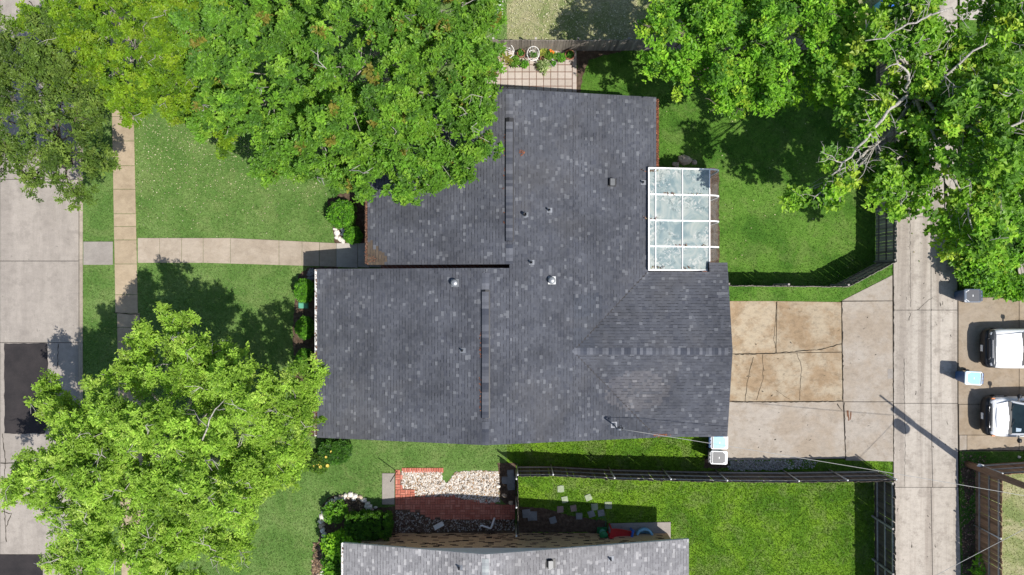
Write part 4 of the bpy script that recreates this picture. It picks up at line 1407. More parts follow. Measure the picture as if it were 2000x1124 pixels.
# ---------------------------------------------------------------- neighbouring house
nh = empty('house', (0, -17, 0), 'grey shingled house with tan brick wall at the lower edge', 'house')
NX0, NX1, NXR, NZR = -7.95, 8.49, -1.2, 4.1
NYN, NYS = -12.08, -24.0
NSW = 0.205; NSE = 0.196
NZ0 = NZR - NSW * (NXR - NX0); NZ1 = NZR - NSE * (NX1 - NXR)
d = MB()
d.slab3([(NX0, NYS, NZ0), (NXR, NYS, NZR), (NXR, NYN, NZR), (NX0, NYN, NZ0)], .13)
d.slab3([(NXR, NYS, NZR), (NX1, NYS, NZ1), (NX1, NYN, NZ1), (NXR, NYN, NZR)], .13)
nroof = d.build('roof', M['siding'], nh)
acc = {'v': [], 'c': [], 'bv': [], 'bc': []}
single = {'n': 0, 'p': 0.75, 'parent': nroof}
c_ = 1 / math.sqrt(1 + NSW ** 2)
shingle_slope([[(-NYN, 0), (16, 0), (16, (NXR - NX0) / c_), (-NYN, (NXR - NX0) / c_)]], Vector((NX0, 0, NZ0)), Vector((0, -1, 0)), Vector((1, 0, NSW)).normalized(), EX, LIGHT_PAL, acc, single, 140, 'n', (4,))
c_ = 1 / math.sqrt(1 + NSE ** 2)
shingle_slope([[(-16, 0), (NYN, 0), (NYN, (NX1 - NXR) / c_), (-16, (NX1 - NXR) / c_)]], Vector((NX1, 0, NZ1)), Vector((0, 1, 0)), Vector((-1, 0, NSE)).normalized(), EX, LIGHT_PAL, acc, single, 300, 'n', (4,))
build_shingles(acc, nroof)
ridge_caps(nroof, (NXR, -15.5, NZR), (NXR, NYN - .2, NZR), .16, [(0.25, 0.265, 0.265), (0.29, 0.305, 0.30), (0.22, 0.23, 0.235)], NSW, NSE)
WY = -12.58
MB().prism([(-7.45, NYS + .4), (7.95, NYS + .4), (7.95, WY), (-7.45, WY)], 0, 2.02).build('wall', M['brick_tan'], nh)
b = MB(); gable_y(b, WY - .15, WY + .003, [(-7.4, 2.02), (7.9, 2.02), (NX1 - .6, NZ1 - .06), (NXR, NZR - .16), (-7.4, NZ0 - .08)]); b.build('gable_panel', M['siding'], nh)
# protruding dark clinker bricks, a row look of their own
kb = MB().box((0, 0, 0), (.30, .022, .028)).build('clinker_brick', M['brick_dark'], None); kb_me = kb.data; bpy.data.objects.remove(kb)
nl = root_loc(nh)
for i in range(230):
    o = link('clinker_brick', kb_me, nh)
    o.location = (round(random.uniform(-7.2, 7.7) / .115) * .115 - nl.x, WY + .012 - nl.y, .06 + .075 * random.randint(0, 25))
gutter(nh, (NX0, -16), (NX0, NYN - .02), NZ0 - .01, M['white_trim'], BRNS, 9, 14, -1)
nz = lambda x: NZR - (NSW * (NXR - x) if x < NXR else NSE * (x - NXR))


def n_at(px, py):
    v = P(px, py, 3.4)
    for _ in range(4): v = P(px, py, nz(v.x))
    return v


pipe_vent(0, 0, .045, .25, nroof, n_at(897, 1108), -NSW); pipe_vent(0, 0, .04, .25, nroof, n_at(1192, 1091), NSE)
box_vent(0, 0, nroof, n_at(1074, 1101), M['cart_grey'], .34)


# ---------------------------------------------------------------- fences
def fence(name, label, pts, h, boards='wood_grey', rails='wood_rail', rail_side=1, posts=2.4, post_kind='wood', caps=False, nrail=3, gap=.006, lean=0.0):
    """pts: ground points (world xy). rail_side +1 = left of travel direction"""
    e = empty(name, (pts[0][0], pts[0][1], 0), label, 'fence')
    loc = Vector((pts[0][0], pts[0][1], 0))
    bw = .138
    me = MB().box((0, 0, h / 2 + .02), (bw, .018, h)).build('picket', M[boards], None)
    pm = me.data; bpy.data.objects.remove(me)
    rb_ = MB()
    for i in range(len(pts) - 1):
        a, b = Vector(pts[i]), Vector(pts[i + 1])
        d = b - a; L = d.length; d.normalize(); nrm = Vector((-d.y, d.x)) * rail_side
        ang = math.atan2(d.y, d.x)
        n = max(1, int(L / (bw + gap)))
        st = L / n
        for k in range(n):
            c = a + d * (st * (k + .5))
            o = link('picket', pm, e)
            o.location = (c.x - loc.x, c.y - loc.y, random.uniform(-.015, .012))
            o.rotation_euler = (random.gauss(0, .006), random.gauss(0, .004), ang + random.gauss(0, .012))
            o.scale = ((st - gap) / bw, 1, random.uniform(.985, 1.012))
        np_ = max(1, round(L / posts))
        zs = [.35, h * .55, h - .18] if nrail == 3 else [.3, h - .25]
        for z in zs:
            c = (a + b) / 2 + nrm * .03
            MB().box((c.x, c.y, z), (L - .02, .038, .085), ang).build('rail', M[rails], e)
        for k in range(np_ + (1 if i == len(pts) - 2 else 0)):
            c = a + d * (L * k / np_) + nrm * (.085 if post_kind == 'steel' else .10)
            if post_kind == 'steel':
                po = MB().tube([(c.x, c.y, 0), (c.x, c.y, h + .02)], .032, 10).build('post', M['steel_post'], e)
                if caps: MB().lathe([(.045, 0), (.045, .03), (.03, .06), (0, .07)], 10, (c.x, c.y, h + .005)).build('post_cap', M['cap_white'], po)
            else:
                MB().box((c.x, c.y, h / 2), (.09, .09, h), ang).build('post', M['wood_rail'], e)
    return e


H = 1.92
g2 = lambda px, py, h=H: P2(px, py, h)      # a fence top seen at this pixel
fence('plank_fence', 'weathered grey plank fence behind the tiled patio', [P2(880, 79, 1.5), P2(1130, 79, 1.5), P2(1720, 76, 1.5)], 1.5, 'wood_silver', 'wood_rail', 1)
fence('plank_fence', 'dark plank fence with see-through gaps along the alley', [P2(1752, 86, H), g2(1752, 300), g2(1751, 512), g2(1658, 561), g2(1424, 559)], H, 'wood_silver', 'wood_grey', -1, gap=.010)
fence('railed_fence', 'long dark fence with three rails between the two yards', [g2(1011, 931), g2(1080, 930.5), g2(1200, 937), g2(1420, 942), g2(1560, 943), g2(1750, 940)], H, 'wood_dark', 'wood_rail', 1, 2.5, 'steel', True)
fence('plank_fence', 'dark plank fence bounding the lime lawn along the alley', [P2(1748, 945, H), P2(1750, 1300, H)], H, 'wood_dark', 'wood_rail', -1)
fence('cross_fence', 'thin dark fence reaching from the tan wall to the railed fence', [(P2(1012, 936, 1.8)), (P2(1012, 1048, 1.8))], 1.75, 'wood_dark', 'wood_dark', -1, 1.6, 'steel', True)
fence('brown_fence', 'brown railed plank fence across the alley by the utility pole', [P2(1957, 1300, H), P2(1957, 928, H), P2(2160, 915, H)], H, 'wood_brown', 'wood_rail', 1, 2.7, 'steel', True)

# ---------------------------------------------------------------- carts
def cart_proto(body_m, lid_m, panel_m, loc, rz, label):
    e = empty('trash_cart', loc, label, 'trash cart', 'wheeled trash carts')
    # local: front (away from hinge) is -x, hinge +x
    def put(b, name, mats, par):
        o0 = root_loc(e)
        b.v = [(x + o0.x, y + o0.y, z + o0.z) for x, y, z in b.v]
        return b.build(name, mats, par)
    b = MB()
    rings = [(.08, .26, .20, .0), (.10, .28, .23, .03), (.95, .39, .30, .0), (1.0, .41, .32, .0), (1.03, .41, .32, .0)]
    vs = []
    for z, hx, hy, _ in rings:
        c = .06
        vs += [(-hx + c, -hy, z), (hx - c, -hy, z), (hx, -hy + c, z), (hx, hy - c, z), (hx - c, hy, z), (-hx + c, hy, z), (-hx, hy - c, z), (-hx, -hy + c, z)]
    fs = [tuple(range(7, -1, -1))] + [(i * 8 + k, i * 8 + (k + 1) % 8, i * 8 + 8 + (k + 1) % 8, i * 8 + 8 + k) for i in range(len(rings) - 1) for k in range(8)]
    b.add(vs, fs)
    bins = put(b, 'bin', body_m, e)
    # lid
    b = MB(); vs = []
    for z, hx, hy, c in [(1.035, .425, .335, .06), (1.065, .43, .34, .06), (1.09, .42, .33, .06), (1.10, .385, .30, .10)]:
        vs += [(-hx + c, -hy, z), (hx - c, -hy, z), (hx, -hy + c, z), (hx, hy - c, z), (hx - c, hy, z), (-hx + c, hy, z), (-hx, hy - c, z), (-hx, -hy + c, z)]
    fs = [tuple(range(24, 32)), tuple(range(7, -1, -1))] + [(i * 8 + k, i * 8 + (k + 1) % 8, i * 8 + 8 + (k + 1) % 8, i * 8 + 8 + k) for i in range(3) for k in range(8)]
    b.add(vs, fs)
    lid = put(b, 'lid', lid_m, e)
    b = MB()
    b.add([(-.30, -.18, 1.106), (-.19, -.285, 1.106), (.27, -.285, 1.106), (.31, -.25, 1.106), (.31, .25, 1.106), (.27, .285, 1.106), (-.19, .285, 1.106), (-.30, .18, 1.106)], [tuple(range(8))])
    b.box((0.0, 0, 1.11), (.03, .10, .012), 0, 1)
    put(b, 'lid_panel', [panel_m, M['white_plastic']], lid)
    for s in (-1, 1):
        for k in range(2):
            bb = MB().add([(-.37 + k * .07, s * (.165 + .045 * k), 1.108), (-.335 + k * .07, s * (.165 + .045 * k), 1.108), (-.24 + k * .07, s * (.245 + .045 * k), 1.108), (-.275 + k * .07, s * (.245 + .045 * k), 1.108)], [(0, 1, 2, 3) if s < 0 else (3, 2, 1, 0)])
            put(bb, 'lid_rib', M['white_plastic'], lid)  # ribs are white: the glint on the lid corners put into their colour
    put(MB().box((.36, 0, 1.103), (.045, .54, .02)), 'hinge_groove', M['black'], lid)
    for k in (-.18, 0, .18): put(MB().box((.445, k, 1.06), (.07, .12, .05)), 'hinge', body_m, e)
    hb = MB().tube([(.42, -.26, 1.0), (.50, -.26, 1.04), (.50, .26, 1.04), (.42, .26, 1.0)], .018, 8)
    put(hb, 'handle', body_m, e)
    for s in (-1, 1):
        wv = MB().tube([(.26, s * .27, .13), (.26, s * .34, .13)], .13, 16)
        wh = put(wv, 'wheel', M['tyre'], e)
        put(MB().tube([(.26, s * .341, .13), (.26, s * .35, .13)], .05, 10), 'hub', M['white_plastic'], wh)
    put(MB().tube([(.26, -.3, .13), (.26, .3, .13)], .012, 6), 'axle', M['steel'], e)
    e.rotation_euler = (0, 0, rz)
    return e


def cart_at(px, py):      # lid centre pixel -> ground location
    v = P(px, py, 1.09); return (v.x, v.y, 0.034)


M['lid_steel'] = plain('lid_blue_grey', (0.075, 0.10, 0.14), 0.35, 0.5, var=0.1)
cart_proto(M['cart_navy'], M['lid_steel'], M['grey_lid'], cart_at(1899, 578), 0.0, 'navy trash cart with charcoal lid standing beside the leafy vines')
cart_proto(M['cart_blue'], M['lid_pale'], M['lid_cyan'], cart_at(1901, 739), R(-3), 'blue trash cart with sky blue lid between the two white vehicles')
cart_proto(M['cart_blue'], M['white_plastic'], M['lid_cyan'], cart_at(1405, 864.5), R(180), 'trash cart with sky blue lid touching the house corner')
cart_proto(M['cart_grey'], M['white_plastic'], M['grey_lid'], cart_at(1404, 894), R(178), 'trash cart with charcoal lid beside the railed fence')


# ---------------------------------------------------------------- vehicles
def loft(b, stations, n=20, pw=3.2, mi=0):
    """stations: (x, halfwidth, zbot, ztop); superellipse sections"""
    vs = []
    for x, hw, z0, z1 in stations:
        cz, hz = (z0 + z1) / 2, (z1 - z0) / 2
        for k in range(n):
            t = 2 * math.pi * k / n
            c, s = math.cos(t), math.sin(t)
            vs.append((x, hw * math.copysign(abs(c) ** (2 / pw), c), cz + hz * math.copysign(abs(s) ** (2 / pw), s)))
    fs = [(i * n + k, i * n + (k + 1) % n, (i + 1) * n + (k + 1) % n, (i + 1) * n + k) for i in range(len(stations) - 1) for k in range(n)]
    fs += [tuple(range(n - 1, -1, -1)), tuple((len(stations) - 1) * n + k for k in range(n))]
    b.add(vs, fs, mi, True)


def vehicle(front_px, cy_px, hz, label, hood, wind, kind):
    """nose points to -x; hood: hood length, wind: windscreen run"""
    v = P(front_px, cy_px, .75)
    e = empty('parked_car', (v.x, v.y, .03), label, 'car', 'white vehicles on the pad')
    ox, oy, oz = v.x, v.y, .03

    def put(b, name, mats, par=None):
        b.v = [(x + ox, y + oy, z + oz) for x, y, z in b.v]
        return b.build(name, mats, par or e)
    L = 4.9 if kind == 'suv' else 5.2
    zt = hz
    b = MB()
    loft(b, [(.14, .62, .42, zt - .22), (.18, .80, .36, zt - .15), (.26, .90, .32, zt - .08), (.42, .955, .30, zt - .02), (.7, .985, .28, zt + .015), (1.1, .99, .28, zt + .045),
             (hood + .15, .995, .28, zt + .06), (hood + 1.0, 1.0, .28, zt + .07), (L - .6, .99, .30, zt + .05), (L - .2, .95, .35, zt), (L - .05, .85, .42, zt - .15)], 28, 4.2)
    body = put(b, 'body', M['car_white'])
    b = MB()
    loft(b, [(0, .60, .36, .70), (.03, .78, .32, .76), (.10, .90, .30, .80), (.22, .965, .30, .82), (.40, .99, .32, .78)], 20, 4.5)
    put(b, 'front_bumper', M['black'])
    b = MB()
    if kind == 'suv': loft(b, [(.125, .66, .55, zt - .165), (.165, .83, .5, zt - .12), (.245, .925, .45, zt - .05), (.36, .962, .45, zt - .008)], 28, 4.2)
    else: loft(b, [(.125, .66, .55, zt - .165), (.165, .83, .5, zt - .12), (.215, .89, .45, zt - .085)], 28, 4.2)
    put(b, 'front_fascia', M['fascia'])
    b = MB()
    loft(b, [(.075, .52, .66, zt - .16), (.13, .56, .66, zt - .13), (.2, .56, .66, zt - .12)], 16, 6)
    gr = put(b, 'grille', M['black'])
    b = MB()
    for k in range(3): b.box((.085 + .012 * k, 0, .74 + .075 * k), (.03, 1.04, .018))
    put(b, 'grille_bar', M['chrome'], gr)
    for s in (-1, 1):
        b = MB()
        loft(b, [(.10, .001, .70, zt - .17), (.13, .10, .68, zt - .13), (.24, .15, .68, zt - .10), (.38, .14, .70, zt - .09)], 14, 4)
        b.v = [(x + max(0, abs(y) - .0) * .0 + .05, y * 1.0 + s * .74, z) for x, y, z in b.v]
        hl = put(b, 'headlight', M['lamp'])
        if kind != 'suv': put(MB().box((.30, s * .93, zt - .20), (.16, .05, .09)), 'turn_signal', M['amber'], hl)
    put(MB().box((-.012, 0.0, .52), (.015, .32, .16)), 'number_plate', M['white_plastic'])
    # hood panel and creases, slightly proud
    b = MB()
    xs_ = np.linspace(.34, hood, 8)
    vs = []
    for i, x in enumerate(xs_):
        t = i / 7
        hw = .70 + .12 * t
        zz = zt - .03 + .085 * (1 - (1 - t) ** 2)
        for q in (-1, -.72, -.66, 0, .66, .72, 1):
            vs.append((x + .06 * (q * q) * (1 - t), q * hw, zz + (.022 if abs(q) < .7 else .004) - .02 * abs(q)))
    fs = [(i * 7 + k, i * 7 + k + 1, i * 7 + 8 + k, i * 7 + 7 + k) for i in range(7) for k in range(6)]
    fs = [f[::-1] for f in fs]
    b.add(vs, fs, 0, True)
    put(b, 'hood', M['car_white'])
    b = MB()
    for q in (-1, 1): b.tube([(xs_[i] + .06 * (1 - i / 7), q * (.705 + .12 * i / 7), zt - .03 + .085 * (1 - (1 - i / 7) ** 2) - .012) for i in range(8)], .009, 5)
    put(b, 'hood_seam', M['black'])
    put(MB().box((.20, 0, zt - .035), (.02, .9, .02)), 'badge_strip', M['chrome'], gr)
    # cowl
    put(MB().box((hood + .06, 0, zt + .058), (.16, 1.62, .03)), 'cowl', M['black'])
    # cabin
    ct = 1.78 if kind == 'suv' else 1.80
    x0 = hood + .10; x1 = hood + wind; x2 = L - (.9 if kind == 'suv' else .5); x3 = L - .35
    zb = zt + .03
    wb, wt_ = .90, .70
    V8 = lambda x, hw, z: [(x, -hw, z), (x, hw, z)]
    b = MB()
    pts = V8(x0, wb - .05, zb) + V8(x1, wt_, ct - .03) + V8((x1 + x2) / 2, wt_ + .02, ct) + V8(x2, wt_, ct - .04) + V8(x3, wb - .05, zb)
    # lower rails
    b.add(pts, [(0, 2, 3, 1), (2, 4, 5, 3), (4, 6, 7, 5), (6, 8, 9, 7), (0, 8, 6, 4, 2), (1, 3, 5, 7, 9), (0, 1, 9, 8)])
    cab = put(b, 'cabin', M['car_white'])

    def proud(poly, name, mat, off=.012):
        p = [Vector(q) for q in poly]
        nn = (p[1] - p[0]).cross(p[2] - p[0]).normalized()
        c = sum(p, Vector()) / len(p)
        if nn.dot(c - Vector(((x0 + x3) / 2, 0, zb))) < 0: nn = -nn; p = p[::-1]
        bb = MB().add([(q + nn * off).to_tuple() for q in p] + [(q - nn * .01).to_tuple() for q in p], [tuple(range(len(p)))] + [((i + 1) % len(p), i, len(p) + i, len(p) + (i + 1) % len(p)) for i in range(len(p))])
        return put(bb, name, mat, cab)
    lerp = lambda a, c, t: tuple(a[i] + (c[i] - a[i]) * t for i in range(3))
    A, B_, C, D = pts[0], pts[1], pts[3], pts[2]
    m4 = lambda u, t: lerp(lerp(A, B_, u), lerp(D, C, u), t)
    ws = proud([m4(.05, .03), m4(.95, .03), m4(.94, .93), m4(.06, .93)], 'windscreen', M['car_glass'])
    for s in (-.35, .25):
        a_ = Vector(m4(.5 + s * .8, .02)); c__ = Vector(m4(.5 + s * .8 + .26, .16))
        up = Vector((-.03, 0, .03))
        put(MB().tube([a_ + up, c__ + up], .012, 5), 'wiper', M['black'], ws)
    if kind != 'suv':
        put(MB().add([tuple(Vector(m4(.10, .2)) + Vector((-.02, 0, .02))), tuple(Vector(m4(.22, .2)) + Vector((-.02, 0, .02))), tuple(Vector(m4(.2, .4)) + Vector((-.02, 0, .02))), tuple(Vector(m4(.11, .38)) + Vector((-.02, 0, .02)))], [(0, 1, 2, 3)]), 'dash_paper', M['lid_pale'], ws)
    for s in (0, 1):
        q = [pts[0 + s], pts[2 + s], pts[4 + s], pts[6 + s], pts[8 + s]]
        lo = lambda x: zb + .08
        for xa, xb_ in ((x1 - wind * .45, x1 + .55), (x1 + .65, x1 + 1.45)):
            sg = -1 if s == 0 else 1
            def side(x, t): return (x, sg * ((wb - .06) + (wt_ - wb + .07) * t), zb + .06 + (ct - zb - .17) * t)
            proud([side(xa, 0), side(xb_, 0), side(xb_, .9), side(max(xa, x1 + .02), .9)], 'side_window', M['car_glass'], .03)
        sg = -1 if s == 0 else 1
        mm = MB(); loft(mm, [(x1 - wind * .62, .05, zb + .06, zb + .16), (x1 - wind * .62 + .05, .12, zb + .02, zb + .22), (x1 - wind * .62 + .16, .10, zb + .04, zb + .2)], 10, 3)
        mm.v = [(x, y + sg * 1.10, z) for x, y, z in mm.v]
        mm.box((x1 - wind * .62 + .08, sg * .96, zb + .08), (.06, .2, .05))
        put(mm, 'mirror', M['black'])
    for x in (.95, L - 1.05):
        for s in (-1, 1):
            wh = put(MB().tube([(x, s * .80, .36), (x, s * 1.0, .36)], .36, 22), 'wheel', M['tyre'])
            put(MB().tube([(x, s * .99, .36), (x, s * 1.008, .36)], .22, 16), 'rim', M['chrome'], wh)
    if kind == 'suv':
        for s in (-1, 1):
            put(MB().tube([(x1 + .2, s * .62, ct + .06), (x2 - .1, s * .62, ct + .06)], .02, 6), 'roof_rail', M['black'], cab)
    return e


vehicle(1923, 681, 1.07, 'white sport utility vehicle with long hood, upper of the two parked', 1.62, .95, 'suv')
vehicle(1924, 814, 1.05, 'white van with short hood and dark windscreen, lower of the two parked', .92, .95, 'van')

# ---------------------------------------------------------------- utility pole and cables
pb = P(1889, 906)
pole = empty('utility_pole', pb, 'brown wooden utility pole beside the brown fence corner', 'utility pole')
PT = 7.4
MB().tube([pb, pb + Vector((0, 0, 2.5)), pb + Vector((0, 0, PT))], [.17, .155, .12], 14).build('shaft', M['pole_wood'], pole)
MB().box((pb.x, pb.y + .18, 6.95), (2.2, .09, .11), R(-38)).build('crossarm', M['pole_wood'], pole)
tf = MB().lathe([(0, 0), (.24, .0), (.26, .03), (.26, .80), (.24, .86), (.1, .9), (0, .9)], 20, (pb.x - .30, pb.y - .34, 5.55)).build('transformer', M['cart_grey'], pole)
for k in range(2): MB().lathe([(.04, 0), (.055, .06), (.035, .1), (.05, .16), (.02, .22)], 10, (pb.x - .36 + .14 * k, pb.y - .36, 6.44)).build('bushing', M['white_plastic'], tf)
for k in (-1, -.45, .45, 1):
    c = Vector((math.cos(R(-38)), math.sin(R(-38)), 0)) * k
    MB().lathe([(.03, 0), (.055, .05), (.03, .09), (.045, .14), (0, .17)], 10, (pb.x + c.x, pb.y + .18 + c.y, 7.0)).build('insulator', M['white_plastic'], pole)
MB().box((pb.x - .10, pb.y + .20, 1.15), (.28, .04, .16), R(-15), 0, Matrix.Rotation(R(-55), 3, 'X')).build('notice_plate', M['white_trim'], pole)


def cable(name, A, B, sag, r, mat, label, n=18):
    A, B = Vector(A), Vector(B)
    pts = []
    for i in range(n + 1):
        t = i / n
        p = A.lerp(B, t); p.z -= sag * 4 * t * (1 - t); pts.append(p)
    o = MB().tube(pts, r, 6).build(name, mat, None, tuple(A))
    return tag(o, label, 'cable')


cable('service_cable', mast_top + Vector((.2, 0, .02)), (pb.x, pb.y, 6.5), .25, .011, M['cable_pale'], 'pale overhead cable from the roof mast to the pole')
cable('overhead_cable', (pb.x, pb.y, 6.6), P(1500, 1309, 3.6), .2, .011, M['cable_pale'], 'overhead cable crossing the alley at the lower right')
# thin pole standing in the side lawn
v = P(775, 921)
gp = empty('garden_pole', v, 'thin dark garden pole at the corner of the brick path', 'pole')
MB().tube([v, v + Vector((0, 0, 1.78))], .022, 8).build('shaft', M['dark_metal'], gp)
MB().lathe([(.03, 0), (.03, .03), (0, .05)], 8, (v.x, v.y, 1.77)).build('finial', M['dark_metal'], gp)

# ---------------------------------------------------------------- foliage
def leaf_mesh(name, pts, dirs, nrm, ln, wd, col, parent, fold=.18, droop=.12):
    n = len(pts)
    d = dirs / np.linalg.norm(dirs, axis=1)[:, None]
    s = np.cross(nrm, d); s /= (np.linalg.norm(s, axis=1)[:, None] + 1e-9)
    u = np.cross(d, s)
    ln = ln[:, None]; wd = wd[:, None]
    V = np.stack([pts, pts + d * ln * .52 + s * wd * .5 + u * wd * fold, pts + d * ln - u * ln * droop, pts + d * ln * .52 - s * wd * .5 + u * wd * fold], 1)
    lo = tuple(root_loc(parent)) if parent else (0, 0, 0)
    o = np_mesh(name, V.reshape(-1, 3), np.arange(4 * n).reshape(-1, 4), M['leaf'], parent, np.repeat(col, 4, 0), lo)
    return o


LEAF_GAIN = np.array([1.72, 1.74, 1.05])


def unit(v): return v / (np.linalg.norm(v, axis=-1, keepdims=True) + 1e-9)


def grow(centres, axes, rng, nf, per, fl, leaf, pal, up=.75, clump_tint=None, spread=.9, flat=.55):
    """centres (n,3), axes (n,3) outward; nf fronds per clump with per leaves each"""
    n = len(centres)
    fd = unit(axes[:, None] * .55 + rng.normal(0, spread, (n, nf, 3)) * np.array([1, 1, flat]))
    t = rng.uniform(.05, 1, (n, nf, per))
    L = fl * rng.uniform(.6, 1.2, (n, nf, 1))
    pos = centres[:, None, None] + fd[:, :, None] * (t * L)[..., None]
    pos[..., 2] -= (t * L) ** 2 * .12
    pos = pos + rng.normal(0, leaf[0] * .22, pos.shape)
    side = unit(np.cross(fd, np.array([0, 0, 1.])))[:, :, None] * np.where(rng.random((n, nf, per)) < .5, -1, 1)[..., None]
    dr = unit(fd[:, :, None] * .7 + side * .9 + rng.normal(0, .35, pos.shape))
    nm = unit(np.array([0, 0, up * 1.5]) + axes[:, None, None] * .3 + np.array([.12, -.09, 0]) + rng.normal(0, .40, pos.shape))
    N_ = n * nf * per
    pal_c = np.array([p for p, _ in pal]) * LEAF_GAIN; wt = np.array([q for _, q in pal], float); wt /= wt.sum()
    ci = rng.choice(len(pal_c), n, p=wt)
    col = pal_c[ci][:, None, None] * rng.uniform(.82, 1.18, (n, 1, 1, 1)) * rng.uniform(.72, 1.28, (n, nf, per, 1))
    col = np.broadcast_to(col, (n, nf, per, 3))
    ln = rng.uniform(.55, 1.4, N_) * leaf[0]
    wd = ln * leaf[1] / leaf[0] * rng.uniform(.8, 1.15, N_)
    return pos.reshape(-1, 3), dr.reshape(-1, 3), nm.reshape(-1, 3), ln, wd, col.reshape(-1, 3)


def lobe_points(lobes, rng, dens, jit=.16, zmin=-.25, inner=.25, bough=(.42, .75)):
    """leaf-clump centres: most gather into boughs (flattened tufts) over the lobe surfaces, the rest fill the shaded inside"""
    C, A = [], []
    W = [(np.array(P(px, py, z)), r, rz) for px, py, z, r, rz in lobes]
    for i, (c, r, rz) in enumerate(W):
        k = int(dens * r * (r + rz) * 2.2) + 8
        nb = max(3, int(1.9 * r * (r + rz) / (np.mean(bough) ** 2) * .32))
        bd = unit(rng.normal(0, 1, (nb * 3, 3))); bd = bd[bd[:, 2] > zmin][:nb]; nb = len(bd)
        bc = c + bd * np.array([r, r, rz]) * rng.uniform(1 - jit * 1.6, 1 + jit * .55, (nb, 1))
        bc[:, 2] += rng.normal(0, .12 * rz, nb)
        br = rng.uniform(*bough, nb) * min(1, .55 + r * .3)
        n1 = int(k * (1 - inner)); n2 = k - n1
        w_ = br ** 2 / (br ** 2).sum()
        id_ = rng.choice(nb, n1, p=w_)
        d1 = unit(rng.normal(0, 1, (n1, 3))); d1[:, 2] = np.abs(d1[:, 2]) * np.where(rng.random(n1) < .85, 1, -1)
        p1 = bc[id_] + d1 * br[id_][:, None] * np.array([1, 1, .55]) * rng.uniform(.5, 1.05, (n1, 1))
        a1 = unit(d1 * .7 + bd[id_] * .7 + np.array([0, 0, .25]))
        d2 = unit(rng.normal(0, 1, (n2, 3))); d2[:, 2] = np.where(d2[:, 2] < zmin, -d2[:, 2], d2[:, 2])
        p2 = c + d2 * np.array([r, r, rz]) * rng.uniform(.35, .86, (n2, 1)) - np.array([0, 0, .15 * rz])
        p = np.concatenate([p1, p2]); a_ = np.concatenate([a1, unit(d2 + np.array([0, 0, .25]))])
        keep = np.ones(len(p), bool)
        for j, (c2, r2, rz2) in enumerate(W):
            if j == i: continue
            q = np.linalg.norm((p - c2) / np.array([r2, r2, rz2]), axis=1)
            keep &= q > .66
        C.append(p[keep]); A.append(a_[keep])
    return np.concatenate(C), np.concatenate(A), W


def limb_pts(a, b, rng, n=6, wob=.12, rise=.25):
    a, b = np.array(a, float), np.array(b, float)
    L = np.linalg.norm(b - a)
    out = []
    for i in range(n + 1):
        t = i / n
        p = a + (b - a) * t
        p[2] += rise * L * math.sin(math.pi * t) * .3
        if 0 < i < n: p = p + rng.normal(0, wob * L / n, 3)
        out.append(tuple(p))
    return out


